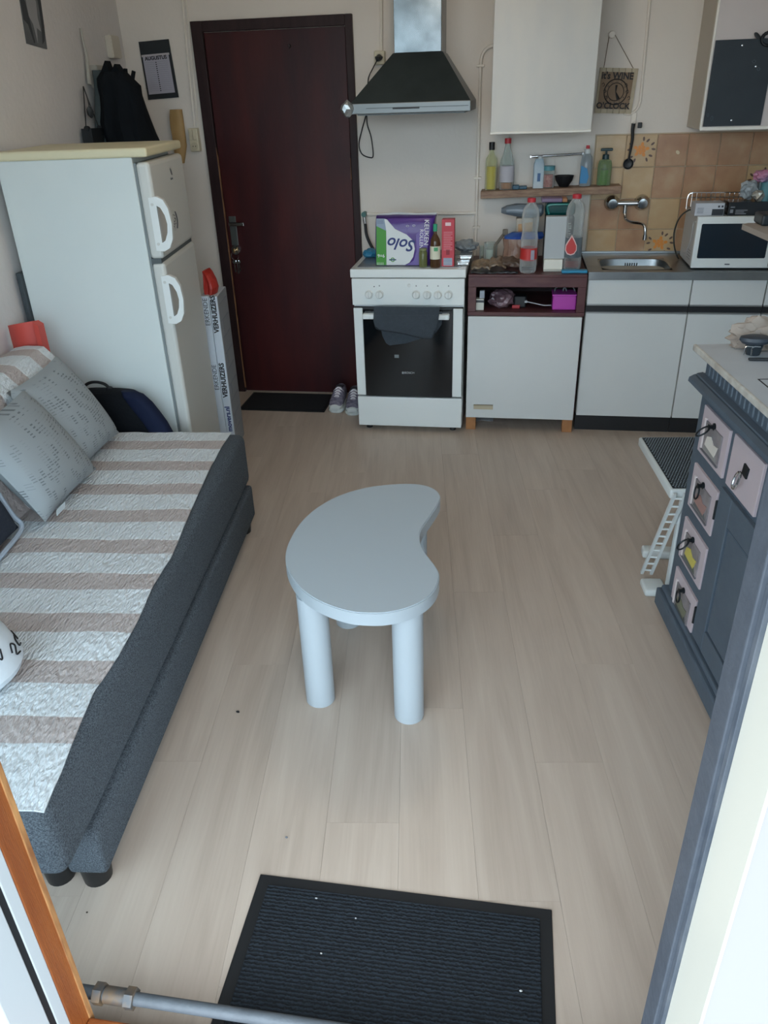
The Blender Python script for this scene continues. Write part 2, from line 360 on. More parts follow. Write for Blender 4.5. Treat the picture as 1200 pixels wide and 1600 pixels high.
# ---- ceramic wall tiles
TS, TX0, TZ0 = .157, .404, 1.463
def tile_mat(name, c1, c2, c3):
    m = bpy.data.materials.new(name); m.use_nodes = True; nt = m.node_tree; b = nt.nodes['Principled BSDF']
    tc = nt.nodes.new('ShaderNodeTexCoord'); oi = nt.nodes.new('ShaderNodeObjectInfo'); ad = nt.nodes.new('ShaderNodeVectorMath'); ad.operation = 'ADD'
    cb = nt.nodes.new('ShaderNodeCombineXYZ'); ml = nt.nodes.new('ShaderNodeMath'); ml.operation = 'MULTIPLY'; ml.inputs[1].default_value = 19
    nt.links.new(oi.outputs['Random'], ml.inputs[0]); nt.links.new(ml.outputs[0], cb.inputs[0]); nt.links.new(ml.outputs[0], cb.inputs[2])
    nt.links.new(tc.outputs['Object'], ad.inputs[0]); nt.links.new(cb.outputs[0], ad.inputs[1])
    n = nt.nodes.new('ShaderNodeTexNoise'); n.inputs['Scale'].default_value = 9; n.inputs['Detail'].default_value = 5; nt.links.new(ad.outputs[0], n.inputs[0])
    cr = nt.nodes.new('ShaderNodeValToRGB'); e = cr.color_ramp.elements; e[0].position = .3; e[0].color = rgb(c1); e[1].position = .72; e[1].color = rgb(c3); x = e.new(.52); x.color = rgb(c2)
    nt.links.new(n.outputs[0], cr.inputs[0]); nt.links.new(cr.outputs[0], b.inputs['Base Color']); b.inputs['Roughness'].default_value = .28; return m
TILE = tile_mat('terracotta glaze', 'A07658', 'AE8766', 'B99A79'); TILE2 = tile_mat('sand glaze', 'B6956C', 'BC9E75', 'C4AA85')
GROUT = M('pale grout', 'BFAE95', .8)
part(wall_back, 'grout', bx(bm_(), TX0-.004, XR-.001, D-.006, D, .84, TZ0+.004), GROUT)
def tile_mesh(h):
    b = bm_(); bx(b, .002, TS-.002, -.011, 0, -h+.002, -.002, .0016, 1); me = bpy.data.meshes.new('wall_tile'); bmesh.ops.recalc_face_normals(b, faces=b.faces[:]); b.to_mesh(me); b.free(); return me
tm = {}
ORANGE = M('orange flower glaze', 'D88A35', .35); LEAFC = M('brown leaf glaze', '5A4236', .4); LEAFD = M('pale flower glaze', 'E0B060', .35)
for cx in range(7):
    for rz in range(4):
        x = TX0+cx*TS; z = TZ0-rz*TS
        if x+TS > XR: continue
        deco = (cx, rz) in ((1, 0), (2, 3), (5, 1))
        lightt = deco or (cx, rz) in ((0, 0), (0, 3), (1, 1), (2, 2), (0, 1))
        key = lightt
        if key not in tm: tm[key] = tile_mesh(TS); tm[key].materials.append(TILE2 if lightt else TILE)
        o = bpy.data.objects.new('wall_tile', tm[key]); COL.objects.link(o); o.parent = wall_back; o.location = (x, D-.002, z)
        if deco:
            def leaf(b, cx_, cz_, ang, L, W_):
                pts = []
                for k in range(8):
                    t = k/8*2*math.pi; u = math.cos(t)*L; v = math.sin(t)*W_
                    pts.append((cx_+u*math.cos(ang)-v*math.sin(ang), cz_+u*math.sin(ang)+v*math.cos(ang)))
                prism(b, pts, FYW, -.0118, -.0105)
            bo = bm_(); bl_ = bm_()
            mx, mz = TS/2, -TS/2+.005
            for k in range(10):
                a = k*2*math.pi/10+.2; rr = .012 if k % 2 else .026
                leaf(bo, mx+math.cos(a)*rr*1.2, mz+math.sin(a)*rr, a, .0115, .0085)
            for a0, rr in ((1.2, .05), (.25, .058), (-.75, .055), (2.9, .056), (4.0, .055)):
                for d in (-.22, .22): leaf(bl_, mx+math.cos(a0+d)*rr*1.08, mz+math.sin(a0+d)*rr*1.05, a0+d*2, .011, .0055)
            c = obj('flower_motif', bo, ORANGE, o); d_ = obj('leaf_motif', bl_, LEAFC, o)
# ---- the entrance door
DARKF = M('dark mahogany frame', '281B1D', .5, spec=.25, noise_=(8, .5), h2='3C2A2A', stretch=(5, 5, .6))
MAHOG = M('mahogany stain', '451A1A', .42, spec=.3, noise_=(3, 1), h2='2C1318', stretch=(2.2, 2.2, .45), bump=(30, .05))
TAN = M('bare wood', '8A6240', .7, noise_=(20, .9), h2='5A3A28', stretch=(3, 3, .5))
DX0, DX1, DH = -1.751, -.877, 2.056
d1 = T('door_1', 'dark red mahogany entrance door in a dark wooden frame', 'door', ((DX0+DX1)/2, D, 0)); d1['kind'] = 'structure'
part(d1, 'frame_post', bx(bm_(), DX0, DX0+.062, D-.03, D, 0, DH, .003), DARKF)
part(d1, 'frame_post', bx(bm_(), DX1-.038, DX1, D-.03, D, 0, DH, .003), DARKF)
part(d1, 'frame_head', bx(bm_(), DX0+.062, DX1-.038, D-.03, D, DH-.05, DH, .003), DARKF)
part(d1, 'door_leaf', bx(bm_(), DX0+.066, DX1-.041, D-.016, D, .006, DH-.053, .002), MAHOG)
be = bm_()
zs = [1.40-.1*i for i in range(15)]
prism(be, [(DX0+.0615, z+.0) for z in (.03, 1.45)]+[(DX0+.068+.004*random.random(), z) for z in [1.4, 1.2, 1.1, 1.0, .92, .8, .72, .6, .5, .42, .3, .2, .1, .03]], FYW, D-.0315, D-.028)
part(d1, 'bare_edge', be, TAN)
part(d1, 'bare_edge', bx(bm_(), DX1-.0425, DX1-.0395, D-.0315, D-.016, 1.27, 1.38), TAN)
A = PY(357, 338, D-.02); B = PY(367, 378, D-.02)
hp = part(d1, 'handle_plate', bx(bm_(), A.x, A.x+.042, D-.022, D-.015, B.z-.02, A.z, .002), M('dull steel', '6E7472', .4, .8))
zl = PY(366, 350, D-.05).z
lv = bm_(); cyl(lv, (A.x+.021, D-.02, zl), (A.x+.021, D-.062, zl), .009, n=14); bx(lv, A.x+.012, A.x+.105, D-.07, D-.056, zl-.011, zl+.011, .004)
part(hp, 'lever', lv, CHROME)
lock = bm_(); cyl(lock, (A.x+.024, D-.015, B.z-.045), (A.x+.024, D-.032, B.z-.045), .026, n=20); part(d1, 'lock_rosette', lock, CHROME, smooth=True)
pc = bm_(); lathe(pc, [(0, .012), (.008, .010), (.010, 0), (.010, -.002)], (PY(452, 72, D-.016).x, D-.016, PY(452, 72, D-.016).z), n=14, ax=(0, -1, 0)); part(d1, 'peephole', pc, DARKF)
kb = T('key_bunch', 'bunch of keys hanging from the lock of the mahogany door', 'keys', (A.x+.024, D-.045, B.z-.15))
kz = B.z-.045
b = bm_(); cyl(b, (A.x+.024, D-.03, kz), (A.x+.024, D-.05, kz), .004, n=8); lathe(b, [(0, -.003), (.012, -.003), (.012, .003), (0, .003)], (A.x+.024, D-.055, kz), n=12, ax=(1, 0, 0)); part(kb, 'key', b, M('brass', 'B08A4A', .35, .9))
b = bm_(); tube(b, [(A.x+.024+math.sin(t)*.022, D-.056, kz-.028+math.cos(t)*.026) for t in [k*math.pi/6 for k in range(12)]], .0022, n=6, closed=True, smooth=False); part(kb, 'ring', b, CHROME)
for k, (dx, ln) in enumerate(((-.008, .05), (.008, .058), (.018, .046))):
    b = bm_(); x = A.x+.024+dx; z0 = kz-.054
    lathe(b, [(0, -.0012), (.011, -.0012), (.011, .0012), (0, .0012)], (x, D-.056+.004*k, z0-.01), n=12, ax=(0, 1, 0)); bx(b, x-.003, x+.003, D-.0575+.004*k, D-.0545+.004*k, z0-.02-ln, z0-.018); bx(b, x, x+.007, D-.0575+.004*k, D-.0545+.004*k, z0-.02-ln, z0-.02-ln+.014)
    part(kb, 'key', b, CHROME)
# ================================================================== WALL FITTINGS
PAINTP = M('painted pipe', 'E6DFD4', .6)
def wpt(px, py, off=.012): p = PY(px, py, D-off); return Vector((p.x, D-off, p.z))
gp = T('gas_pipe', 'cream painted gas pipe running down the wall between stove and wall cabinet', 'pipe', (wpt(748, 300).x, D-.012, .86))
zt = wpt(750, 105).z; xp = wpt(747, 250).x
tb = bm_(); tube(tb, [(wpt(790, 68).x, D-.012, wpt(775, 70).z), wpt(775, 70), wpt(760, 76), wpt(752, 92), Vector((xp, D-.012, zt-.05)), Vector((xp, D-.012, zt-.12))], .0085, n=10); part(gp, 'elbow', tb, PAINTP, smooth=True)
tb = bm_(); cyl(tb, (xp, D-.012, zt-.1), (xp-.004, D-.012, .60), .0085, n=10); ud = part(gp, 'upright', tb, PAINTP, smooth=True)
zb = wpt(650, 334).z
tb = bm_(); cyl(tb, (wpt(572, 333).x, D-.012, zb), (xp, D-.012, zb), .0085, n=10); part(gp, 'branch', tb, PAINTP, smooth=True)
for py in (103, 278, 355):
    z = wpt(747, py).z; part(gp, 'clip', bx(bm_(), xp-.02, xp+.02, D-.0215, D-.0005, z-.006, z+.006, .002), PAINTP)
# valve and black hose of the stove
v = wpt(570, 334); gh = T('gas_hose', 'black rubber gas hose with green valve behind the stove', 'hose', (v.x, D-.03, .9))
lb = bm_(); cyl(lb, (v.x, D-.002, v.z), (v.x, D-.05, v.z), .014, n=14); part(gh, 'valve', lb, M('green valve', '3E6E6A', .4), smooth=True)
lb = bm_(); cyl(lb, (v.x, D-.035, v.z-.01), (v.x+.004, D-.035, v.z-.05), .009, n=10); part(gh, 'nut', lb, CHROME, smooth=True)
lb = bm_(); tube(lb, [(v.x+.004, D-.035, v.z-.045), (v.x+.012, D-.035, v.z-.12), (v.x+.05, D-.035, v.z-.2), (v.x+.10, D-.03, v.z-.28), (v.x+.13, D-.03, v.z-.40)], .0085, n=10); part(gh, 'hose', lb, BLACK, smooth=True)
# conduits
def conduit(name, label, pts, r=.006, off=.008):
    b = bm_(); tube(b, [wpt(x, y, off) for x, y in pts], r, n=8); return one(name, label, 'conduit', b, PAINTP, smooth=True)
conduit('cable_conduit', 'thin painted conduit above the switch left of the door', [(281, -40), (292, 80), (304, 199)], .005)
conduit('cable_conduit', 'second thin painted conduit close to the dark door frame', [(287, -40), (298, 80), (309, 199)], .005)
conduit('cable_conduit', 'thin painted conduit above the hood socket', [(595, -40), (596, 80)], .009)
cc = conduit('cable_conduit', 'painted conduit right of the wine clock plaque ending in a bend', [(1018, -30), (1009, 70), (1002, 142), (1000, 160), (994, 172), (984, 178), (975, 177)], .007)
# sockets
def socket(name, label, corners, plug=False, switch=False):
    a = PY(*corners[0], D); c = PY(*corners[1], D); x0, x1, z1, z0 = a.x, c.x, a.z, c.z
    t = T(name, label, 'socket' if not switch else 'switch', ((x0+x1)/2, D, z0)); part(t, 'housing', bx(bm_(), x0, x1, D-.04, D, z0, z1, .005), CREAMP)
    zc = (z0+z1)/2 if not switch else z0+(x1-x0)/2; xc = (x0+x1)/2
    b = bm_(); lathe(b, [(.0205, .0), (.0205, .003), (.0175, .003), (.0175, -.004+.005), (0, .001)], (xc, D-.0395, zc), n=24, ax=(0, -1, 0)); part(t, 'socket_ring', b, M('socket cream', 'BDB49A', .5), smooth=True)
    for s in (-1, 1): part(t, 'pin_hole', cyl(bm_(), (xc+s*.0075, D-.0408, zc), (xc+s*.0075, D-.042, zc), .0028, n=8), INK)
    if switch: part(t, 'rocker', bx(bm_(), x0+.006, xc-.001, D-.046, D-.04, z0+(x1-x0)+.006, z1-.006, .002), CREAMP); part(t, 'rocker', bx(bm_(), xc+.001, x1-.006, D-.046, D-.04, z0+(x1-x0)+.006, z1-.006, .002), CREAMP)
    return t, xc, zc
socket('wall_switch', 'cream double switch with socket below left of the door frame', ((297, 200), (316, 236)), switch=True)
sk, sx_, sz_ = socket('wall_socket', 'cream wall socket with black plug beside the hood chimney', ((586, 80), (603, 101)))
# ================================================================== COOKER HOOD
HX0, HX1, HY = -.815, -.232, 4.139
hd = T('cooker_hood', 'steel chimney cooker hood over the white stove', 'cooker hood', ((HX0+HX1)/2, D, 1.60))
HST = M('greasy dark steel', '4C5557', .34, .75, noise_=(5, .6), h2='3C4446'); DUCT = M('smeared steel', '7A8184', .26, .95, noise_=(7, 1), h2='565D60')
part(hd, 'chimney', bx(bm_(), -.624, -.392, 4.36, D, 1.862, 2.45, .002), DUCT)
cz0, cz1 = 1.648, 1.862
b = bm_(); lo = [b.verts.new(v) for v in ((HX0, HY, cz0), (HX1, HY, cz0), (HX1, D, cz0), (HX0, D, cz0))]; hi = [b.verts.new(v) for v in ((-.63, 4.355, cz1), (-.385, 4.355, cz1), (-.385, D, cz1), (-.63, D, cz1))]
b.faces.new(lo); b.faces.new(hi)
for i in range(4): b.faces.new((lo[i], lo[(i+1) % 4], hi[(i+1) % 4], hi[i]))
part(hd, 'canopy', b, HST)
rim = part(hd, 'rim', bx(bm_(), HX0, HX1, HY-.004, D, 1.604, 1.650, .003), M('hood rim steel', '7E8486', .45, .8))
part(rim, 'control_strip', bx(bm_(), HX0+.21, HX0+.34, HY-.007, HY-.003, 1.622, 1.630, .001), BLACK)
part(rim, 'groove', bx(bm_(), HX0+.08, HX1-.01, HY-.0055, HY-.003, 1.6275, 1.6295), M('groove dark', '3A4042', .5))
part(hd, 'filter', bx(bm_(), HX0+.03, HX1-.03, HY+.03, D-.04, 1.597, 1.604), M('grease filter', '6E7476', .45, .8, bump=(120, .4)))
# crumpled foil tape on the left corner
fo_ = bm_(); blob(fo_, (HX0-.012, HY-.002, 1.628), (.034, .03, .036), .30, 7, 2, 3); one('foil_wrap', 'crumpled silver foil tape around the left corner of the hood', 'foil', fo_, M('silver foil', 'BFC6C9', .3, .9))
# plug and cord
pg = T('power_cord', 'black power cord with plug hanging from the hood', 'cord', (sx_, D-.05, 1.3))
b = bm_(); cyl(b, (sx_, D-.042, sz_), (sx_-.004, D-.075, sz_-.008), .016, .011, n=14); bx(b, sx_-.02, sx_+.02, D-.062, D-.046, sz_-.006, sz_+.006, .004); part(pg, 'plug', b, BLACK)
def hp_(px, py, y): p = PY(px, py, y); return Vector((p.x, y, p.z))
b = bm_(); tube(b, [(sx_-.004, D-.075, sz_-.008), hp_(582, 108, D-.07), hp_(577, 118, D-.03), hp_(575, 128, D-.012), hp_(575, 150, D-.012), hp_(572, 178, D-.012), hp_(565, 205, D-.012), hp_(561, 225, D-.012), hp_(565, 240, D-.012), hp_(577, 246, D-.012), hp_(583, 243, D-.012), hp_(580, 215, D-.012), hp_(574, 195, D-.012), hp_(573, 178, D-.012), hp_(573, 165, D-.06)], .0032, n=6, k=5); part(pg, 'cable', b, BLACK, smooth=True)
# ================================================================== WALL CABINETS
cb = T('wall_cabinet', 'white wall cabinet with a dull stained door above the wooden shelf', 'cabinet', (.1, D, 1.494))
CAB = M('dull white paint', 'C9C7BF', .3, noise_=(2.2, .9), h2='BDBEBB', stretch=(3, 3, 1), bump=(20, .05))
part(cb, 'carcass', bx(bm_(), -.138, .346, 4.328, D, 1.497, 2.25, .002), M('grey cabinet side', 'A9A49C', .5))
dd = part(cb, 'door', bx(bm_(), -.141, .349, 4.309, 4.328, 1.494, 2.25, .003), CAB)
part(dd, 'drip_edge', bx(bm_(), -.141, .349, 4.302, 4.328, 1.494, 1.505, .002), M('bright white edge', 'E6E4DC', .4))
c2 = T('wall_cabinet', 'white wall cabinet carrying a black memo board above the microwave', 'cabinet', (1.1, D, 1.492))
part(c2, 'carcass', bx(bm_(), .855, XR, 4.306, D, 1.492, 2.25, .002), M('cream cabinet side', 'BDB4A6', .5))
dd = part(c2, 'door', bx(bm_(), .855, XR-.004, 4.289, 4.306, 1.492, 2.25, .002), M('pinkish white door', 'CBC3C0', .45))
part(dd, 'edge_strip', bx(bm_(), .853, XR-.004, 4.284, 4.306, 1.488, 1.503, .002), M('bright white edge', 'E6E4DC', .4)); part(dd, 'edge_strip', bx(bm_(), .851, .861, 4.286, 4.306, 1.492, 2.25, .002), MATS['bright white edge'])
mb = T('memo_board', 'black memo board with faint chalk marks on the cabinet door', 'memo board', (.99, 4.28, 1.505))
part(mb, 'board', bx(bm_(), .864, 1.122, 4.279, 4.2885, 1.506, 1.857, .001), M('chalk black', '1E2A33', .55, noise_=(9, .4), h2='2B363E'))
for x, z in ((.935, 1.838), (.955, 1.775), (.95, 1.53)):
    pass
for px, py in ((1160, 71), (1181, 104), (1143, 188)):
    p = PY(px, py, 4.278); part(mb, 'screw', lathe(bm_(), [(.0045, 0), (.004, .002), (0, .003)], (p.x, 4.279, p.z), n=10, ax=(0, -1, 0)), CHROME)
CH = M('chalk dust', '55626A', .9)
for (px, py, dx, dz) in ((1178, 96, .018, .012), (1185, 108, .016, .012), (1112, 185, .012, .02), (1106, 180, .008, .014)):
    p = PY(px, py, 4.278)
    b = bm_(); tube(b, [(p.x-dx/2, 4.2788, p.z), (p.x, 4.2788, p.z+dz/2), (p.x+dx/2, 4.2788, p.z), (p.x, 4.2788, p.z-dz/2), (p.x-dx/3, 4.2788, p.z)], .0009, n=5); part(mb, 'chalk_mark', b, CH)
og = bm_(); p = PY(1184, 56, 4.27)
lathe(og, [(0, -.004), (.012, -.003), (.012, .003), (0, .004)], (p.x, 4.276, p.z), n=12, sx=.7, sy=1.6, ax=(0, 1, 0))
p2 = PY(1202, 58, 4.27)
tube(og, [(p2.x+.03*math.cos(t), 4.276, p2.z+.026*math.sin(t)-.006) for t in [k*math.pi/7 for k in range(15)]], .006, n=6, smooth=False)
for k in range(9):
    t = .2+k*.33; cyl(og, (p2.x+.02*math.cos(t), 4.276, p2.z-.006+.017*math.sin(t)), (p2.x+.036*math.cos(t), 4.276, p2.z-.006+.032*math.sin(t)), .0028, n=6)
one('wall_ornament', 'black scrolled ornament clipped to the top of the memo board', 'ornament', og, BLACK)
# ================================================================== WINE CLOCK PLAQUE
P0, P1, P2, P3 = [wpt(x, y, .014) for x, y in ((937.5, 105.5), (998, 107), (986, 178), (928.5, 176.5))]
def bil(u, v): return P0*(1-u)*(1-v)+P1*u*(1-v)+P2*u*v+P3*(1-u)*v
pq = T('clock_plaque', 'square wooden plaque reading wine o\'clock hung from a knob by string', 'plaque', (bil(.5, 1).x, D, bil(.5, 1).z))
def quad(par, name, u0, u1, v0, v1, d0, d1, mat):
    b = bm_(); prism(b, [(u0, v0), (u1, v0), (u1, v1), (u0, v1)], lambda u, v, d: bil(u, v)+Vector((0, d, 0)), d0, d1); return part(par, name, b, mat)
CRM = M('cream slat wood', 'BBAF98', .7, noise_=(25, .6), h2='A2967F'); BRN = M('brown board', '7F6A55', .7, noise_=(14, .5), h2='8C755E')
for k in range(6): quad(pq, 'slat', k/6+.004, (k+1)/6-.004, 0, 1, -.004, .012, CRM)
fc = quad(pq, 'face', .06, .90, .09, .90, -.009, -.004, BRN)
rr = (P1-P0).normalized(); uu = (P0-P3).normalized(); Wd = (P1-P0).length
ct = bil(.49, .52)+Vector((0, -.0098, 0))
for rad, th_ in ((.30, .0025), (.21, .0018)):
    b = bm_(); tube(b, [ct+rr*math.cos(t)*rad*Wd+uu*math.sin(t)*rad*Wd for t in [k*math.pi/16 for k in range(32)]], th_, n=5, smooth=False, closed=True); part(pq, 'dial_ring', b, INK)
text(pq, 'lettering', "it's WINE", Wd*.225, bil(.48, .175)+Vector((0, -.0098, 0)), rr, uu, INK, bold=.0012, sx=.92); text(pq, 'lettering', "O'CLOCK", Wd*.20, bil(.47, .835)+Vector((0, -.0098, 0)), rr, uu, INK, bold=.0012)
for k in range(12):
    t = math.pi/2-(k+1)*math.pi/6; text(pq, 'numeral', str(k+1), Wd*.075, ct+rr*math.cos(t)*.255*Wd+uu*math.sin(t)*.255*Wd, rr, uu, INK)
for dx, dz, w_ in ((.0, .16, .006), (.09, -.17, .011)):
    b = bm_(); tube(b, [ct, ct+rr*dx*Wd+uu*dz*Wd], lambda t, w_=w_: .0022+w_*t*.6, n=6, smooth=False); part(pq, 'clock_hand', b, INK)
for sx in (.16, .76):
    for k in range(3):
        a = bil(sx-.06+(.06*k), .36+.14*k); b = bm_(); tube(b, [a+Vector((0, -.0098, 0)), a+rr*.008+uu*.006+Vector((0, -.0098, 0)), a+rr*.014-uu*.004+Vector((0, -.0098, 0)), a+rr*.006-uu*.01+Vector((0, -.0098, 0))], .0013, n=5); part(pq, 'scroll', b, INK)
kn = wpt(956, 54, .02)
b = bm_(); tube(b, [bil(.1, .0), kn+Vector((-.012, 0, 0)), kn+Vector((0, 0, .01)), kn+Vector((.014, 0, 0)), bil(.86, .0)], .0016, n=6, smooth=False); part(pq, 'string', b, M('brown string', '6A5A48', .9))
b = bm_(); lathe(b, [(.011, 0), (.011, .018), (.016, .022), (.015, .03), (0, .032)], (kn.x, D, kn.z), n=16, ax=(0, -1, 0)); one('coat_peg', 'round cream peg holding the string of the plaque', 'peg', b, PAINTP, smooth=True)
# ladle on a hook
hk = wpt(990, 186, .01); b = bm_(); bx(b, hk.x-.012, hk.x+.014, D-.012, D, hk.z-.02, hk.z+.03, .003); tube(b, [(hk.x, D-.01, hk.z-.016), (hk.x, D-.035, hk.z-.022), (hk.x, D-.04, hk.z-.008)], .003, n=6); one('wall_hook', 'small cream hook under the bent conduit', 'hook', b, PAINTP)
ld = T('ladle', 'black plastic ladle hanging on a hook over the tiles', 'ladle', (wpt(982, 255, .03).x, D-.03, wpt(982, 264).z))
lp = [wpt(x, y, .035) for x, y in ((990, 193), (988.5, 203), (988, 218), (985, 235), (982, 250))]
b = bm_(); tube(b, lp, lambda t: .0105-.0055*t, n=8); part(ld, 'handle', b, BLACK, smooth=True); bc = wpt(981.5, 256, .035)
b = bm_(); lathe(b, [(0, .004), (.014, .006), (.024, .016), (.027, .028), (.025, .028), (.02, .016), (0, .010)], (bc.x, D-.014, bc.z), n=20, ax=(0, -1, 0)); part(ld, 'bowl', b, BLACK, smooth=True)
b = bm_(); p = wpt(998, 196, .03); bx(b, p.x-.006, p.x+.014, D-.05, D-.03, p.z-.012, p.z+.014, .003); part(ld, 'hook_end', b, BLACK)
# dried drip on a tile
p = PY(1059, 238, D-.013); b = bm_(); lathe(b, [(0, .001), (.007, .0015), (.011, .0015), (.012, 0)], (p.x, D-.013, p.z), n=16, sx=.7, sy=1.0, ax=(0, -1, 0)); one('adhesive_hook', 'oval cream adhesive pad stuck on a tile', 'hook', b, M('pad cream', 'D8C8A8', .6), smooth=True)
# ================================================================== STOVE
SX0, SX1, SY, SZT = -.831, -.231, 4.023, .896
def zS(py): return PY(640, py, SY).z
st = T('stove', 'white freestanding electric stove with black oven window', 'stove', ((SX0+SX1)/2, SY+.29, 0))
part(st, 'body', bx(bm_(), SX0+.008, SX1-.008, SY+.03, 4.585, .035, .852, .003), WHITE)
hob = part(st, 'hob', bx(bm_(), SX0, SX1, SY, 4.60, .852, SZT, .005), WHITE)
part(hob, 'cooktop_glass', bx(bm_(), SX0+.03, SX1-.03, SY+.05, 4.56, SZT-.002, SZT+.003, .001), M('grey cooktop glass', '70757A', .2))
ctp = part(st, 'control_panel', bx(bm_(), SX0+.006, SX1-.006, SY, SY+.035, .712, .848, .003), WHITE)
zk = zS(460)
for zx in (197, 288, 605, 700, 793, 884):
    px = 540+zx*.1813; x = PY(px, 460, SY-.02).x
    b = bm_(); lathe(b, [(.0225, 0), (.0225, .004), (.0185, .006), (.0175, .022), (.015, .024), (0, .024)], (x, SY, zk), n=24, ax=(0, -1, 0)); kn_ = part(ctp, 'knob', b, M('knob white', 'D6DAD8', .35), smooth=True)
    part(kn_, 'pointer', bx(bm_(), x-.0025, x+.0025, SY-.0265, SY-.022, zk-.015, zk+.015, .001), M('knob grip', 'C4C9C8', .4))
    if zx > 250: part(ctp, 'symbol', bx(bm_(), x-.003, x+.003, SY-.0008, SY+.001, zk+.040, zk+.047), M('grey print', '8A9092', .6))
x = PY(540+547*.1813, 445, SY).x; b = bm_(); lathe(b, [(.010, 0), (.010, .003), (.007, .003), (.006, .006), (0, .006)], (x, SY, zS(446)), n=18, ax=(0, -1, 0)); part(ctp, 'clock_button', b, MATS['knob white'], smooth=True)
x = PY(540+246*.1813, 448, SY).x; part(ctp, 'indicator_lamp', cyl(bm_(), (x, SY-.001, zS(448)), (x, SY+.001, zS(448)), .003, n=8), INK)
od = part(st, 'oven_door', bx(bm_(), SX0+.01, SX1-.01, SY+.002, SY+.03, .212, .700, .003), M('oven door black', '1A1D20', .5))  # black door core, visible in the gaps around strips and glass
for x0, x1 in ((SX0+.010, SX0+.058), (SX1-.062, SX1-.012)): part(od, 'side_strip', bx(bm_(), x0, x1, SY-.004, SY+.028, .215, .697, .003), WHITE)
part(od, 'glass', bx(bm_(), SX0+.060, SX1-.064, SY-.006, SY+.02, .212, .690, .002), M('black oven glass', '070B0F', .08, spec=.6))
for x0, x1 in ((SX0+.064, SX0+.122), (SX1-.150, SX1-.080)): part(od, 'handle_end', bx(bm_(), x0, x1, SY-.045, SY-.005, .648, .674, .004), WHITE)
hb = part(od, 'handle_bar', bx(bm_(), SX0+.10, SX1-.10, SY-.048, SY-.026, .650, .672, .005), WHITE)
text(od, 'lettering', 'BOSCH', .017, (PY(640, 582, SY).x, SY-.0068, zS(582)), (1, 0, 0), (0, 0, 1), M('silver print', 'B8BEC0', .5)); xb = PY(630, 582, SY).x
b = bm_(); tube(b, [(xb+.006*math.cos(t), SY-.0065, zS(582)+.006*math.sin(t)) for t in [k*math.pi/6 for k in range(12)]], .0008, n=4, smooth=False, closed=True); bx(b, xb-.0022, xb+.0022, SY-.007, SY-.0062, zS(582)-.004, zS(582)+.004); part(od, 'emblem', b, MATS['silver print'])
x = PY(620, 556, SY).x; part(od, 'sticker', bx(bm_(), x-.012, x+.012, SY-.0066, SY-.0058, zS(559), zS(554)), M('sticker grey', '6E777A', .6))
part(st, 'drawer_front', bx(bm_(), SX0+.010, SX1-.010, SY-.003, SY+.03, .034, .205, .003), WHITE)
for x in (SX0+.06, SX1-.06):
    for y in (SY+.06, 4.53): part(st, 'foot', cyl(bm_(), (x, y, 0), (x, y, .04), .018, n=12), BLACK)
# towel over the handle
TOW = M('charcoal towel', '39424A', .95, noise_=(60, .5), h2='2E363E', bump=(220, .5), sheen=.3)
tw = T('towel', 'charcoal tea towel hanging over the oven door handle', 'towel', (-.53, SY-.05, .5))
def ts(zx, zy, y): p = PY(540+zx*.1813, 400+zy*.1813, y); return (p.x, p.z)
def cloth(pts, y, th, amp=.004):
    b = bm_(); prism(b, [ts(*p, y) for p in pts], FYW, y-th/2, y+th/2)
    bmesh.ops.bevel(b, geom=b.edges[:], offset=.002, segments=2, affect='EDGES'); return b
part(tw, 'front_fold', cloth([(244, 432), (812, 440), (800, 560), (770, 640), (738, 706), (640, 700), (470, 660), (290, 632), (252, 600), (240, 560)], SY-.055, .010), TOW)
part(tw, 'back_fold', cloth([(300, 600), (815, 480), (835, 480), (828, 590), (780, 660), (640, 715), (520, 752), (380, 770), (350, 752), (318, 690)], SY-.017, .009), TOW)
b = bm_(); tube(b, [(x_, SY-.061, z_) for x_, z_ in [ts(*p, SY-.055) for p in ((252, 600), (290, 632), (470, 660), (640, 700), (738, 706), (770, 640))]], .0028, n=6); part(tw, 'fold_shade', b, M('towel fold shade', '232A30', .95))  # dark tube stands in for the shade under the front fold's edge
b = bm_(); bx(b, ts(248, 0, SY)[0], ts(808, 0, SY)[0], SY-.061, SY-.012, .672, .682, .004); part(tw, 'top_fold', b, TOW)
# ---- things on the hob
def sc(px, y): return PY(px+1, 400, y).x-PY(px, 400, y).x
YP = 4.10
# kitchen roll pack
k0 = PY(584, 416, YP); k1 = PY(676, 416, YP); ztop = PY(630, 339, YP).z
kr = T('kitchen_roll_pack', 'purple and white plastic pack of kitchen rolls standing upside down on the stove', 'paper towels', ((k0.x+k1.x)/2, YP+.09, SZT+.003))
def kp(zx, zy): p = PY(540+zx*.1833, 290+zy*.1833, YP); return (p.x, max(p.z, SZT+.006))
PUR = M('purple film', '4B2B7E', .3, bump=(25, .25)); LIL = M('lilac film', '6C5AA0', .3); GRN = M('green film', '3E8E2A', .3); WFM = M('white film', 'D5DADB', .3, bump=(18, .3))
b = bm_(); rows = []
xa, xb_ = kp(247, 690)[0], kp(722, 690)[0]; xta, xtb = kp(247, 270)[0], kp(760, 268)[0]
zb_ = SZT+.003
for t in (0, .02, .08, .3, .6, .85, .96, 1.0):
    l = xa+(xta-xa)*t; r_ = xb_+(xtb-xb_)*t; z = zb_+(ztop-zb_)*t
    dp = .085*(1-.10*(abs(t-.5)*2)**4) if t < .9 else (.07 if t < .99 else .05)
    rows.append((Vector(((l+r_)/2, YP+.088, z)), Vector(((r_-l)/2, 0, 0)), Vector((0, dp, 0))))
loft(b, rows, n=40, p=9); pk = part(kr, 'pack', b, PUR, smooth=True)
yf = YP+.0015
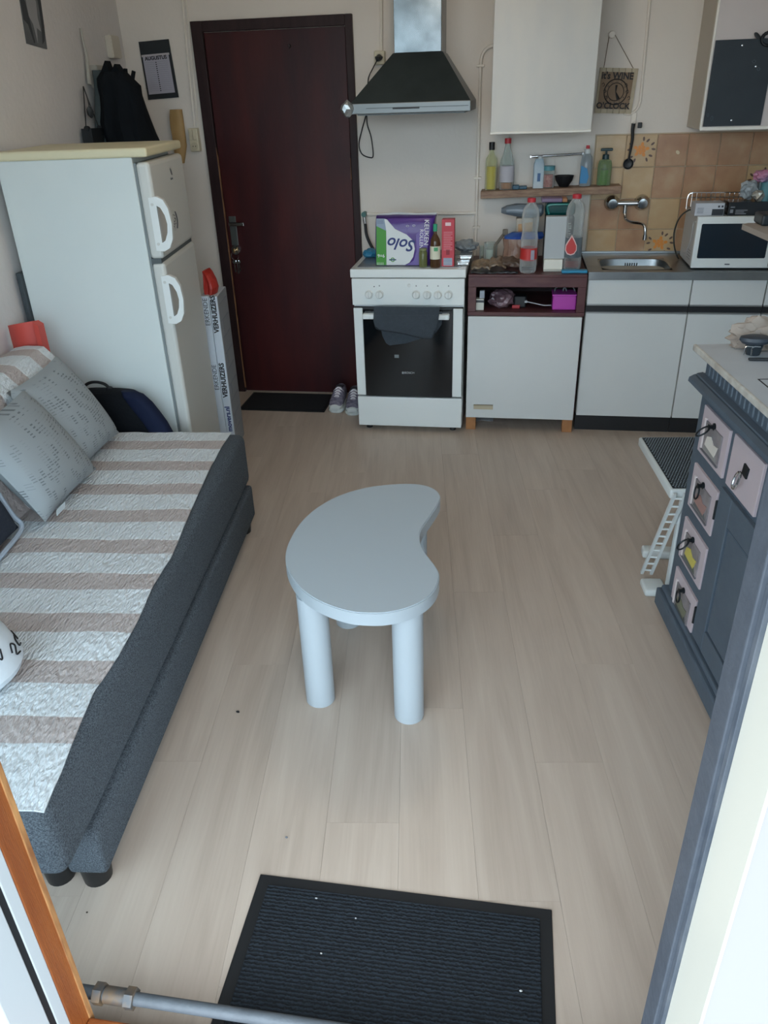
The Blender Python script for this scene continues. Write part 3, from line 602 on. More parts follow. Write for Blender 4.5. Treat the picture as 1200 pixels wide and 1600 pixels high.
def flat(par, name, pts, mat, y, map_=kp, th=.0016):
    b = bm_(); prism(b, [map_(*p) for p in pts], FYW, y-th, y+.004); return part(par, name, b, mat)
flat(kr, 'green_panel', [(262, 345), (345, 385), (347, 688), (262, 688)], GRN, yf)
flat(kr, 'barcode_panel', [(262, 282), (330, 282), (345, 385), (262, 345)], M('bar print', '8FA0B4', .5), yf)
flat(kr, 'white_panel', [(330, 284), (352, 290), (420, 370), (520, 418), (575, 470), (590, 540), (575, 610), (545, 655), (505, 686), (349, 688), (346, 385)], WFM, yf)
flat(kr, 'lilac_panel', [(600, 420), (660, 350), (690, 420), (700, 560), (690, 640), (660, 685), (520, 686), (580, 640), (605, 560)], LIL, yf)
cx_, cz_ = kp(490, 500)
NAVY = M('navy print', '1C2F6E', .5)
text(kr, 'lettering', 'Solo', .080, (cx_-.006, yf-.0024, cz_+.001), (-1, 0, .12), (-.12, 0, -1), NAVY, sx=1.0, bold=.0015, shear=.3)
x, z = kp(688, 400); text(kr, 'lettering', 'KEUKEN', .033, (x, yf-.0024, z), (-.04, 0, -1), (1, 0, -.04), WINK)
x, z = kp(645, 455); text(kr, 'lettering', 'ROLLEN', .026, (x, yf-.0024, z), (-.04, 0, -1), (1, 0, -.04), WINK)
x, z = kp(303, 600); text(kr, 'lettering', '9=6', .024, (x, yf-.0024, z), (1, 0, 0), (0, 0, 1), WINK)
x, z = kp(402, 632); b = bm_(); tube(b, [(x+.009*math.cos(t), yf-.002, z+.009*math.sin(t)) for t in [k*math.pi/8 for k in range(16)]], .0022, n=5, smooth=False, closed=True); part(kr, 'seal_mark', b, GRN); part(kr, 'ribbon', bx(bm_(), x-.019, x+.018, yf-.0026, yf-.001, z-.003, z+.003), NAVY)
for zx, zy in ((528, 345), (582, 342)):
    x, z = kp(zx, zy); b = bm_(); tube(b, [(x+.007*math.cos(t), yf-.001, z+.004*math.sin(t)) for t in [k*math.pi/6 for k in range(12)]], .0008, n=4, smooth=False, closed=True); part(kr, 'small_mark', b, WINK)
for k in range(5): x, z = kp(270+k*12, 668); part(kr, 'bar', bx(bm_(), x, x+.0016, yf-.0022, yf, z-.006, z+.008), WINK)
for k in range(5): x, z = kp(272+k*11, 310); part(kr, 'bar', bx(bm_(), x, x+.0013, yf-.0022, yf, z-.01, z+.010), NAVY)
b = bm_(); tube(b, [(xta, YP+.088, ztop-.002), ((xta*2+xtb)/3, YP+.088, ztop+.006), ((xta+xtb*2)/3, YP+.088, ztop), (xtb, YP+.088, ztop+.004)], .006, n=6); part(kr, 'sealed_seam', b, WFM)
# jar, sauce bottle, red carton
def vessel(name, label, cat, pxc, pxw, pyt, y, zb, prof, mats=None, n=24, group=None):
    """prof: list of (part, [(r 0..1, h 0..1)...], material); radii relative to half width, heights relative to full height"""
    p = PY(pxc, pyt, y); r = pxw/2*sc(pxc, y); H = p.z-zb
    t = T(name, label, cat, (p.x, y, zb), 0, group)
    for nm, pr, mt in prof:
        part(t, nm, lathe(bm_(), [(a*r, h*H) for a, h in pr], (0, 0, 0), n=n), mt, w=False, smooth=True)
    return t, p.x, r, H
GLC = Glass('clear glass', 'EFF4F2', .09); PET = Glass('clear plastic', 'EDF1F1', .10, .1)
vessel('glass_jar', 'small greenish glass jar in front of the kitchen roll pack', 'jar', 661, 13, 388, 4.075, SZT+.003, [('jar', [(0, 0), (.95, 0), (1, .05), (1, .78), (.8, .86), (.8, .9)], Glass('olive glass', '9AA06A', .35)), ('lid', [(.86, .9), (.9, .9), (.9, 1), (0, 1)], M('olive lid', '7E8458', .5))], n=20)
vessel('sauce_bottle', 'sauce bottle with green cap and cream label beside the red carton', 'bottle', 680, 16, 350, 4.065, SZT+.003, [('bottle', [(0, 0), (.95, 0), (1, .03), (1, .55), (.85, .66), (.32, .78), (.3, .86)], Glass('brown glass', '6A4A30', .5)), ('label', [(1.02, .2), (1.02, .5), (1.0, .5), (1.0, .2)], M('cream label', 'D8D6C0', .6)), ('cap', [(.4, .84), (.42, .84), (.42, 1), (0, 1)], M('green cap', '2FA07A', .4))], n=20)
p = PY(681, 390, 4.04); sb = bpy.data.objects['sauce_bottle']; part(sb, 'label_mark', bx(bm_(), p.x-.010, p.x+.010, 4.0375, 4.045, p.z-.008, p.z+.010, .001), M('green mark', '4FA070', .6))
a = PY(690, 415, 4.08); c = PY(708, 415, 4.08); zt_ = PY(700, 343, 4.08).z
rc = T('food_carton', 'red food carton with white panels standing on the stove', 'carton', ((a.x+c.x)/2, 4.11, SZT+.003))
RED = M('red carton print', 'BE3A48', .5)
part(rc, 'box', bx(bm_(), a.x, c.x+.004, 4.08, 4.14, SZT+.003, zt_, .001), RED); xm = (a.x+c.x)/2+.002
PALE = M('pale print', 'E3C9CC', .6)
part(rc, 'logo_panel', bx(bm_(), xm-.014, xm+.014, 4.0792, 4.081, zt_-.03, zt_-.014), PALE)
for k in range(11): part(rc, 'print_line', bx(bm_(), xm-.022, xm+.022-(.008 if k % 3 == 2 else 0), 4.0795, 4.081, zt_-.062-k*.0085, zt_-.059-k*.0085), M('rose print', 'D08A92', .6))
part(rc, 'barcode_panel', bx(bm_(), xm-.022, xm+.022, 4.0792, 4.081, SZT+.008, SZT+.045), M('barcode print', 'B9C4CE', .6))
for k in range(5): part(rc, 'bar', bx(bm_(), xm-.021, xm+.021, 4.0788, 4.08, SZT+.012+k*.007, SZT+.0145+k*.007), NAVY)
part(rc, 'window_mark', bx(bm_(), xm-.009, xm+.009, 4.0792, 4.081, SZT+.06, SZT+.085), M('dark red print', '8E2A36', .6))
# blue cloth and foil things
b = bm_(); p = PY(577, 406, 4.3); blob(b, (p.x, 4.34, SZT+.022), (.04, .04, .026), .25, 6, 3, 5, SZT+.003); one('blue_sponge_bag', 'crumpled blue bag left of the kitchen roll pack on the stove', 'bag', b, M('blue plastic', '2E7CA0', .4))
FOIL = M('foil tray', 'C9CED0', .25, .9, bump=(60, .3))
for k, (px, py, wpx, yy) in enumerate(((719, 412, 26, 4.14), (723, 407, 26, 4.2))):
    p = PY(px, py, yy); h = wpx/2*sc(px, yy); z0 = SZT+.003+k*.020
    b = bm_(); bx(b, p.x-h+.03, p.x+h+.004, yy-.035, yy+.06, z0, z0+.016, .004); bx(b, p.x-h+.028, p.x+h+.006, yy-.04, yy+.065, z0+.016, z0+.0195, .001)
    one('foil_tray', ['silver foil tray lying on the stove beside the red carton', 'second silver foil tray stacked under the grey plastic bag'][k], 'tray', b, FOIL)
FILM = M('grey plastic film', '8E969A', .25, noise_=(14, .6), h2='70787D', bump=(22, .6))
b = bm_(); p = PY(729, 398, 4.3); blob(b, (p.x-.005, 4.33, SZT+.065), (.062, .06, .030), .35, 7, 3, 8); one('plastic_bag', 'crumpled grey plastic bag on the foil trays of the stove', 'bag', b, FILM)
# ================================================================== DARK SHELF UNIT WITH WHITE PANEL
UX0, UX1, UY, UZ = -.222, .376, 4.08, .858
MAH = M('worn mahogany', '4A2228', .45, noise_=(10, .7), h2='5E3A36', stretch=(1, 1, 3), bump=(40, .1))
un = T('shelf_unit', 'dark mahogany shelf unit with white door between stove and sink', 'cabinet', ((UX0+UX1)/2, UY+.25, 0))
def zU(py): return PY(820, py, UY).z
z_rail, z_open, z_lip = zU(449), zU(488), zU(494)
part(un, 'top_board', bx(bm_(), UX0, UX1, UY, 4.60, UZ-.012, UZ, .002), MAH)
part(un, 'rail', bx(bm_(), UX0, UX1, UY, UY+.02, z_rail, UZ-.012, .002), MAH)
for x0, x1 in ((UX0, UX0+.042), (UX1-.042, UX1)): part(un, 'side_post', bx(bm_(), x0, x1, UY+.002, UY+.03, z_open, z_rail, .002), MAH)
for x0, x1 in ((UX0+.002, UX0+.02), (UX1-.02, UX1-.002)): part(un, 'side_panel', bx(bm_(), x0, x1, UY+.03, 4.59, .07, UZ-.012), MAH)
part(un, 'shelf_board', bx(bm_(), UX0, UX1, UY-.004, 4.57, z_lip, z_open, .002), MAH)
part(un, 'back_panel', bx(bm_(), UX0+.02, UX1-.02, 4.57, 4.59, .07, UZ-.012), M('dark back', '241518', .7))
wd = part(un, 'door', bx(bm_(), UX0+.003, UX1-.008, UY-.006, UY+.012, .078, z_lip-.003, .002), WLAM)
a = PY(740, 632, UY-.01); c = PY(770, 640, UY-.01)
hb_ = bm_(); bx(hb_, a.x, c.x, UY-.012, UY-.006, c.z, a.z, .001); part(wd, 'pull', hb_, M('beige pull', 'BBB096', .5)); part(wd, 'pull_lip', bx(bm_(), a.x, c.x, UY-.018, UY-.006, a.z-.006, a.z, .001), M('beige pull lip', 'A79C84', .5))
PINE = M('raw pine', 'A9764A', .7, noise_=(16, .7), h2='8A5C38')
for x in (UX0+.004, UX1-.062): part(un, 'foot_block', bx(bm_(), x, x+.054, UY+.008, UY+.06, 0, .074, .002), PINE)
for x in (UX0+.004, UX1-.062): part(un, 'foot_block', bx(bm_(), x, x+.054, 4.50, 4.55, 0, .074, .002), PINE)
part(un, 'bottom_board', bx(bm_(), UX0+.02, UX1-.02, UY+.02, 4.57, .074, .09), MAH)
# contents of the open shelf
zs_ = z_open+.0005
a = PY(861, 487, 4.13); c = PY(902, 460, 4.13)
pb = T('storage_box', 'bright magenta plastic box in the open shelf of the mahogany unit', 'box', ((a.x+c.x)/2, 4.18, zs_))
MAG = M('magenta plastic', 'B23FA8', .35)
b = bm_(); bx(b, a.x+.004, c.x-.002, 4.13, 4.24, zs_, c.z-.006, .006); part(pb, 'body', b, MAG); part(pb, 'lid', bx(bm_(), a.x, c.x, 4.126, 4.244, c.z-.010, c.z, .004), MAG)
for px in (876, 889):
    p = PY(px, 452, 4.2); b = bm_(); tube(b, [(p.x+.03*math.cos(t), 4.2, c.z+.002+.026*math.sin(t)) for t in [k*math.pi/8 for k in range(9)]], .004, n=8, smooth=False); part(pb, 'ring_handle', b, M('clear grey plastic', '6C7478', .3))
b = bm_(); p = PY(784, 470, 4.17); blob(b, (p.x, 4.19, zs_+.048), (.066, .06, .052), .3, 7, 3, 11, zs_); one('snack_bag', 'crinkled pinkish clear bag in the open shelf of the mahogany unit', 'bag', b, M('pink film', '4A3840', .2, noise_=(12, 1), h2='8A7078', bump=(30, .8)))
p = PY(750, 478, 4.12)
sb_ = T('small_carton', 'small white carton with dark band at the post of the open shelf', 'carton', (p.x, 4.14, zs_))
part(sb_, 'box', bx(bm_(), p.x-.022, p.x+.020, 4.115, 4.16, zs_, zs_+.058, .002), M('ivory carton', 'C9CAC0', .5)); part(sb_, 'band', bx(bm_(), p.x-.0225, p.x+.0205, 4.1145, 4.1605, zs_+.040, zs_+.052), M('charcoal band', '3A4046', .5)); part(sb_, 'flap', bx(bm_(), p.x-.004, p.x+.022, 4.13, 4.15, zs_+.058, zs_+.098, .003), M('grey flap', 'A4ABB2', .5))
b = bm_(); p = PY(812, 466, 4.2); bx(b, p.x-.03, p.x+.035, 4.17, 4.25, zs_, zs_+.06, .008); one('dark_box', 'small black box beside the crinkled bag in the open shelf', 'box', b, BLACK)
b = bm_(); p = PY(806, 475, 4.16); bx(b, p.x-.02, p.x+.022, 4.155, 4.167, zs_, zs_+.018, .004); one('red_lighter', 'small red object in front of the black box in the open shelf', 'lighter', b, M('red plastic', 'A83038', .4))
pts = [PY(x, y, 4.16) for x, y in ((822, 471), (835, 474), (850, 477), (860, 477))]
b = bm_(); tube(b, pts+[Vector((pts[-1].x+.01, 4.2, zs_+.004))], .003, n=6); bx(b, pts[0].x-.008, pts[0].x+.006, 4.152, 4.166, pts[0].z-.006, pts[0].z+.006, .002); one('white_cable', 'white cable with small plug across the open shelf', 'cable', b, M('white cable', 'B9BEC2', .5))
b = bm_(); p = PY(757, 663, 4.25); sheet(b, 6, 4, lambda u, v: (p.x-.05+.1*u, 4.2+.07*v, .003+.006*math.sin(u*5)+.012*u), .001); one('paper_scrap', 'white paper scrap on the floor under the mahogany unit', 'paper', b, M('paper white', 'C9CDD0', .8))
# ---- clutter on top of the unit
UZT = UZ+.0005
def ubottle(name, label, pxc, pxw, pyt, y, labmat, liquid=None, lab=(.22, .42)):
    p = PY(pxc, pyt, y); r = pxw/2*sc(pxc, y); H = p.z-UZT
    t = T(name, label, 'bottle', (p.x, y, UZT))
    prof = [(0, .012), (.55, .0), (.85, .0), (.98, .03), (1, .06), (1, .18), (.97, .22), (.97, .42), (1, .46), (.92, .52), (.86, .56), (.96, .63), (1, .70), (.99, .78), (.85, .86), (.5, .925), (.33, .945), (.33, .955)]
    part(t, 'bottle', lathe(bm_(), [(a*r, h*H) for a, h in prof], n=28), PET, w=False, smooth=True)
    part(t, 'label', lathe(bm_(), [(r*.985, lab[0]*H), (r*.995, lab[0]*H), (r*.995, lab[1]*H), (r*.985, lab[1]*H)], n=28), labmat, w=False, smooth=True)
    part(t, 'cap', lathe(bm_(), [(.46*r, .945*H), (.48*r, .945*H), (.48*r, .995*H), (.42*r, H), (0, H)], n=18), M('red cap', 'C0303A', .4), w=False, smooth=True)
    return t, p.x, r, H
REDL = M('red label', 'B8302E', .45)
t1, x1_, r1_, H1 = ubottle('soda_bottle', 'empty clear soda bottle with red label and red cap in front of the blue bag', 831, 27, 309, 4.15, REDL, lab=(.17, .34))
part(t1, 'label_panel', bx(bm_(), x1_+.010, x1_+.028, 4.15-r1_-.001, 4.15-r1_*.75, UZT+H1*.19, UZT+H1*.32), M('grey print panel', '8C8A98', .5))
t2, x2_, r2_, H2 = ubottle('soda_bottle', 'clear soda bottle with red drop emblem beside the tiled wall', 902, 29, 303, 4.20, Glass('grey label film', '8E9AA2', .35), lab=(.18, .45))
def drop(s): return [(x2_-.012+s*a, UZT+H2*.32+s*b_) for a, b_ in ((0, .062), (.016, .036), (.028, .012), (.029, -.012), (.018, -.03), (0, -.036), (-.018, -.03), (-.029, -.012), (-.028, .012), (-.016, .036))]
b = bm_(); prism(b, drop(1.0), FYW, 4.20-r2_-.002, 4.20-r2_*.6); part(t2, 'drop_border', b, M('pink white print', 'D9B8B4', .5))
b = bm_(); prism(b, drop(.85), FYW, 4.20-r2_-.003, 4.20-r2_*.6); part(t2, 'drop_emblem', b, REDL)
part(t2, 'tint_base', lathe(bm_(), [(0, .02), (r2_*.9, .02), (r2_*.93, H2*.14), (0, H2*.14)], n=20), Glass('red tint', 'B05048', .3), w=False, smooth=True)
# white router on a stand
a = PY(849, 419, 4.16); c = PY(879, 405, 4.16)
ro = T('router', 'tall white router box on a pale stand on the mahogany unit', 'router', ((a.x+c.x)/2, 4.2, UZT))
part(ro, 'stand', bx(bm_(), a.x+.0, c.x+.002, 4.16, 4.27, UZT, c.z-.002, .004), M('ivory stand', 'DDDCD0', .4)); part(ro, 'stand_edge', bx(bm_(), a.x, c.x+.002, 4.155, 4.275, UZT, UZT+.012, .002), M('ivory edge', 'B6B6AC', .4))
zt2 = PY(866, 338, 4.19).z
b = bm_(); bx(b, a.x-.002, PY(884, 370, 4.19).x, 4.18, 4.23, c.z-.002, zt2, .003); part(ro, 'box', b, M('pale grey box', 'ABB1B3', .45))
# card rack
a2 = PY(880, 415, 4.25); c2_ = PY(893, 345, 4.25)
ck = T('card_rack', 'narrow black rack of pale cards between router and soda bottle', 'rack', ((a2.x+c2_.x)/2, 4.29, UZT)); part(ck, 'back', bx(bm_(), a2.x, c2_.x+.006, 4.262, 4.33, UZT, c2_.z+.01, .002), BLACK)
nn = 18
for k in range(nn):
    z = UZT+.008+k*(c2_.z-UZT-.012)/nn; hh = .004+.003*((k*7) % 3 == 0)
    part(ck, 'card', bx(bm_(), a2.x+.004, c2_.x+.002-.004*((k*5) % 3 == 1), 4.252, 4.29, z, z+hh), M('pale card', 'C8C6BC', .6))
b = bm_(); a3 = PY(877, 422, 4.14); c3 = PY(918, 417, 4.14); bx(b, a3.x, c3.x, 4.112, 4.152, UZT, UZT+.014, .004); one('blue_tray', 'flat blue plastic tray under the drop-emblem bottle', 'tray', b, M('azure plastic', '2D8CB4', .35))
# dark green dish tray on its side behind, standing on a black box
bb = T('black_bin', 'black storage bin against the wall behind the router', 'bin', (PY(868, 360, 4.45).x, 4.46, UZT))
xa, xc = PY(851, 340, 4.45).x, PY(897, 340, 4.45).x; zb2 = PY(870, 337, 4.42).z; zt3 = PY(870, 316, 4.42).z
part(bb, 'body', bx(bm_(), xa+.004, xc, 4.40, 4.56, UZT, zb2, .01), BLACK)
gt = T('food_tray', 'dark teal plastic food tray lying on the black bin', 'tray', ((xa+xc)/2, 4.46, zb2)); part(gt, 'body', bx(bm_(), xa, xc, 4.39, 4.54, zb2+.0005, zt3, .018, 3), M('dark teal plastic', '0E4A4A', .25))
b = bm_(); tube(b, [(xa+.02, 4.389, zb2+.012), (xa+.012, 4.389, (zb2+zt3)/2), (xa+.02, 4.389, zt3-.010), (xc-.03, 4.389, zt3-.008)], .005, n=6); part(gt, 'rim', b, M('teal rim', '2E8A82', .3))
b = bm_(); xl, xr_ = PY(846, 312, 4.45).x, PY(886, 312, 4.45).x; bx(b, xl, xr_-.025, 4.40, 4.50, zt3+.0005, zt3+.022, .006); ps = T('pasta_pack', 'lilac and orange pasta pack lying on the teal tray under the shelf', 'pack', ((xl+xr_)/2, 4.45, zt3)); part(ps, 'pack', b, M('lilac pack', '7C6A8A', .4)); part(ps, 'end_panel', bx(bm_(), xr_-.026, xr_, 4.402, 4.498, zt3+.001, zt3+.021, .005), M('orange pack', 'B07A50', .4))
# bread bag (brown + blue), clear pack, grey bag, jar etc
bbg = T('bread_bag', 'brown bread bag with blue top behind the red-label bottle', 'bag', (PY(815, 415, 4.3).x, 4.3, UZT))
cx0 = PY(812, 415, 4.3).x; zt4 = PY(812, 372, 4.3).z
rows = [(Vector((cx0, 4.3, UZT+(zt4-UZT)*t)), Vector((.098*k, 0, 0)), Vector((0, .055*k2, 0))) for t, k, k2 in ((0, .8, .7), (.06, .95, 1), (.4, .95, 1), (.7, .9, .9), (1.0, .98, .7))]
b = bm_(); loft(b, rows, 32, 3, .10, 7, 2.0); part(bbg, 'bag', b, M('brown wrap', '7A5A4A', .3, noise_=(14, .9), h2='9A8274', bump=(25, .6)))
rows = [(Vector((cx0+.012, 4.3, zt4+.0)), Vector((.10, 0, 0)), Vector((0, .042, 0))), (Vector((cx0+.015, 4.3, zt4+.012)), Vector((.103, 0, 0)), Vector((0, .044, 0))), (Vector((cx0+.03, 4.31, zt4+.028)), Vector((.08, 0, 0)), Vector((0, .02, 0)))]
b = bm_(); loft(b, rows, 28, 3, .05, 6); part(bbg, 'blue_top', b, M('royal blue wrap', '22479A', .3, noise_=(10, .6), h2='3A6AB0'))
a = PY(805, 372, 4.42); c = PY(834, 341, 4.42)
cpk = T('cracker_pack', 'clear pack with orange label standing behind the bread bag', 'pack', ((a.x+c.x)/2, 4.45, UZT)); part(cpk, 'pack', bx(bm_(), a.x, c.x, 4.42, 4.50, UZT, c.z, .008), M('pale wrap', 'A59C8C', .3, noise_=(10, .8), h2='C2BCB0')); b = bm_(); prism(b, [(a.x+.012, c.z-.03), (c.x-.004, c.z-.018), (c.x-.004, c.z-.085), (a.x+.014, c.z-.085)], FYW, 4.4185, 4.4215); part(cpk, 'label', b, M('orange label', 'B08050', .4, noise_=(30, .9), h2='D0A878'))
b = bm_(); p0 = PY(783, 331, 4.42); p1 = PY(850, 325, 4.42); zc = PY(818, 328, 4.42).z
rows = []
for t, hw, hz in ((0, .012, .012), (.12, .05, .02), (.35, .055, .030), (.7, .055, .034), (.95, .05, .03), (1, .03, .02)):
    x = p0.x+(p1.x-p0.x)*t; rows.append((Vector((x, 4.47, c.z+.034+(.004*math.sin(t*7)))), Vector((0, hw, 0)), Vector((0, 0, hz))))
loft(b, rows, 24, 2.4, .10, 6, 1.0); one('frozen_bag', 'grey-blue plastic bag lying on the clear pack under the shelf', 'bag', b, M('grey blue film', '7E8C98', .3, noise_=(10, .7), h2='64707C', bump=(14, .5)))
vessel('candle_jar', 'clear glass jar of pale wax beside the gas pipe', 'jar', 767, 21, 379, 4.42, UZT, [('wax', [(0, .02), (.9, .02), (.9, .68), (0, .68)], M('pale wax', 'C3C8BC', .5)), ('glass', [(0, 0), (1, 0), (1, 1), (.94, 1), (.94, .7)], Glass('jar glass', 'EDF2F0', .10))])
vessel('shot_glass', 'small clear glass left of the candle jar', 'glass', 754, 10, 384, 4.46, UZT, [('glass', [(0, 0), (.9, 0), (1, 1), (.9, 1), (.8, .1)], GLC)])
b = bm_(); p0 = PY(773, 384, 4.36); p1 = PY(789, 364, 4.36); tube(b, [Vector((p0.x, 4.36, p0.z)), Vector((p1.x, 4.37, p1.z))], .008, n=8, smooth=False); bx(b, p1.x-.012, p1.x+.016, 4.355, 4.385, p1.z-.012, p1.z+.016, .004)
tube(b, [Vector((p0.x, 4.36, p0.z)), Vector((p0.x-.002, 4.36, UZT+.01))], .006, n=8, smooth=False); one('dish_brush', 'grey-brown handled brush leaning behind the candle jar', 'brush', b, M('grey wood', '6E675C', .6))
FP = [(752, 412, .05, 'folded brown food packet lying on the mahogany unit by the stove', 'A08A70'), (778, 409, .045, 'crumpled tan packet lying below the candle jar', '8C7660'), (797, 411, .05, 'dark patterned packet lying in front of the bread bag', '6A5A50')]
for k, (px, py, hw, lab, colr) in enumerate(FP):
    p = PY(px, py, 4.2); b = bm_()
    sheet(b, 16, 10, lambda u, v: (p.x-hw+2*hw*u, 4.15+.012*k+.10*v, UZT+.014+.008*k+.012*noise.noise(Vector((u*4, v*3, k*5)))+.016*math.sin(u*3.1)+.02*v), .009)
    one('food_packet', lab, 'packet', b, M('packet %d' % k, colr, .35, noise_=(30, 1), h2='5A4A3C', bump=(30, .5)))
b = bm_(); p = PY(757, 423, 4.1); sheet(b, 14, 4, lambda u, v: (p.x-.07+.24*u, 4.095+.05*v, UZT+.004+.012*abs(noise.noise(Vector((u*6, v*2, 3))))), .003); one('dark_bag', 'flat dark plastic bag along the front of the mahogany unit', 'bag', b, M('dark film', '20242A', .25, bump=(40, .7)))
# ================================================================== WOODEN WALL SHELF
SHW = M('weathered oak', '7E6250', .6, noise_=(16, .9), h2='A58A72', stretch=(1, 1, 5), bump=(40, .15))
XS0, XS1 = -.189, .547
def zsh(x): return 1.208+(x-XS0)/(XS1-XS0)*.019
b = bm_(); prism(b, [(XS0, zsh(XS0)-.036), (XS1, zsh(XS1)-.038), (XS1, zsh(XS1)), (XS0, zsh(XS0))], FYW, D-.13, D-.0005); bmesh.ops.bevel(b, geom=b.edges[:], offset=.002, segments=1, affect='EDGES'); one('wall_shelf', 'narrow weathered oak shelf under the stained wall cabinet', 'shelf', b, SHW)
YS = D-.062
def sv(name, label, cat, pxc, pxw, pyt, prof, **k):
    x = PY(pxc, 290, YS).x; return vessel(name, label, cat, pxc, pxw, pyt, YS, zsh(x)+.0006, prof, None, **k)
BOT = [(0, 0), (.9, 0), (1, .03), (1, .60), (.95, .66), (.5, .76), (.40, .80), (.40, .86)]
sv('oil_bottle', 'clear bottle of yellow oil with black cap on the oak shelf', 'bottle', 769, 18, 222, [('oil', [(0, .02), (.9, .02), (.9, .5), (0, .5)], M('yellow oil', 'C8B83A', .15)), ('bottle', BOT, Glass('oil glass', 'F0F2DE', .09)), ('cap', [(.45, .84), (.47, .84), (.47, 1), (0, 1)], BLACK)])
sv('vinegar_bottle', 'tapering clear bottle with white label and red cap on the oak shelf', 'bottle', 794, 22, 216, [('liquid', [(0, .015), (.92, .015), (.92, .14), (0, .14)], M('amber liquid', '9A6230', .15)), ('bottle', [(0, 0), (.95, 0), (1, .02), (1, .48), (.9, .58), (.5, .75), (.36, .85), (.36, .91)], GLC), ('label', [(1.02, .15), (1.025, .15), (1.025, .47), (1.02, .47)], M('white paper label', 'B9B8C0', .6)), ('cap', [(.42, .9), (.44, .9), (.44, 1), (0, 1)], M('red cap', 'C0303A', .4))])
for k, (px, w_, h_) in enumerate(((806, 10, .022), (817, 12, .016))):
    p = PY(px, 293, YS-.02); b = bm_(); hw = w_/2*sc(px, YS); bx(b, p.x-hw, p.x+hw, YS-.045, YS+.0, zsh(p.x)+.0006, zsh(p.x)+.0006+h_, .004); one('blue_clip', ['taller dark blue clip beside the vinegar bottle', 'lower dark blue clip beside the milk bottle'][k], 'clip', b, M('petrol plastic', '1F4F66', .4))
p = PY(840, 296, YS); zb3 = zsh(p.x)+.0006; zt5 = PY(840, 244, YS).z; hw = 8*sc(840, YS)
mk_ = T('milk_carton', 'slim pale blue drink carton with white cap on the oak shelf', 'carton', (p.x, YS, zb3)); H = zt5-zb3
b = bm_(); loft(b, [(Vector((p.x, YS, zb3+H*t)), Vector((hw*k, 0, 0)), Vector((0, hw*k, 0))) for t, k in ((0, 1), (.75, 1), (.92, .72))], 24, 7); part(mk_, 'carton', b, M('pale blue carton', '9FB6C4', .45, noise_=(9, .8), h2='C5CCD0'), smooth=True)
part(mk_, 'cap', cyl(bm_(), (p.x+.006, YS, zb3+H*.90), (p.x+.006, YS, zt5), hw*.45, n=14), M('white cap', 'CDD2D2', .4)); part(mk_, 'print', bx(bm_(), p.x-.006, p.x+.010, YS-hw-.0006, YS-hw+.004, zb3+H*.22, zb3+H*.48), M('blue print', '3A5E8C', .5))
sv('spice_jar', 'glass jar with teal lid and red contents on the oak shelf', 'jar', 857.5, 20, 259, [('contents', [(0, .03), (.88, .03), (.88, .6), (0, .6)], M('red crumbs', '9A4A48', .6, noise_=(90, .9), h2='C08078')), ('jar', [(0, 0), (.95, 0), (1, .05), (1, .72), (.9, .8)], Glass('jar glass', 'EDF2F0', .10)), ('lid', [(.93, .8), (.97, .8), (.97, 1), (0, 1)], M('teal lid', '4E8C98', .4))])
sv('bowl', 'small matte black bowl on the oak shelf', 'bowl', 882, 29, 274, [('bowl', [(0, 0), (.45, 0), (.5, .05), (.85, .55), (1, 1), (.94, 1), (.78, .55), (.42, .12), (0, .1)], BLACK)])
t = sv('dish_soap_bottle', 'clear dish soap bottle with red nozzle and blue label on the oak shelf', 'bottle', 919, 18, 227, [('bottle', [(0, 0), (.95, 0), (1, .04), (1, .55), (.85, .72), (.45, .8), (.45, .82)], Glass('milky plastic', 'C3CCD2', .4)), ('collar', [(.5, .8), (.52, .8), (.52, .9), (.3, .92), (.25, .95)], M('white cap', 'CDD2D2', .4)), ('nozzle', [(.3, .92), (.32, .92), (.28, 1), (0, 1)], M('red cap', 'C0303A', .4))])
tt, x_, r_, H_ = t
b = bm_(); prism(b, [(x_-r_*.95, zsh(x_)+H_*.08), (x_+r_*.2, zsh(x_)+H_*.08), (x_+r_*.45, zsh(x_)+H_*.25), (x_+r_*.1, zsh(x_)+H_*.45), (x_-r_*.9, zsh(x_)+H_*.52)], FYW, YS-r_-.001, YS-r_*.4); part(tt, 'label', b, M('blue label', '2A7FB4', .45))
t = sv('soap_dispenser', 'pump dispenser of green soap at the end of the oak shelf', 'dispenser', 948, 21, 231, [('soap', [(0, .02), (.9, .02), (.9, .42), (0, .42)], M('green soap', '5C9A40', .15)), ('bottle', [(0, 0), (.95, 0), (1, .03), (1, .55), (.85, .66), (.45, .70), (.45, .72)], Glass('green tint plastic', 'B9D0A8', .2)), ('collar', [(.48, .7), (.5, .7), (.46, .82), (.2, .84), (.16, .84), (.16, .95)], M('dark teal pump', '1B3A3E', .4))])
tt, x_, r_, H_ = t; b = bm_(); zz = zsh(x_)+H_; bx(b, x_-r_*.8, x_+r_*.9, YS-.008, YS+.008, zz-.014, zz, .004); part(tt, 'pump_head', b, MATS['dark teal pump'])
b = bm_(); q0 = wpt(828, 245, .04); q1 = wpt(912, 240, .04); cyl(b, q0, q1, .006, n=12)
rl = T('towel_rail', 'thin chrome rail on the wall above the oak shelf', 'rail', ((q0.x+q1.x)/2, D, q0.z)); part(rl, 'bar', b, CHROME, smooth=True)
for q in (q0+Vector((.004, 0, 0)), q1+Vector((-.004, 0, 0))): part(rl, 'bracket', bx(bm_(), q.x-.006, q.x+.006, D-.046, D, q.z-.008, q.z+.008, .002), CHROME)
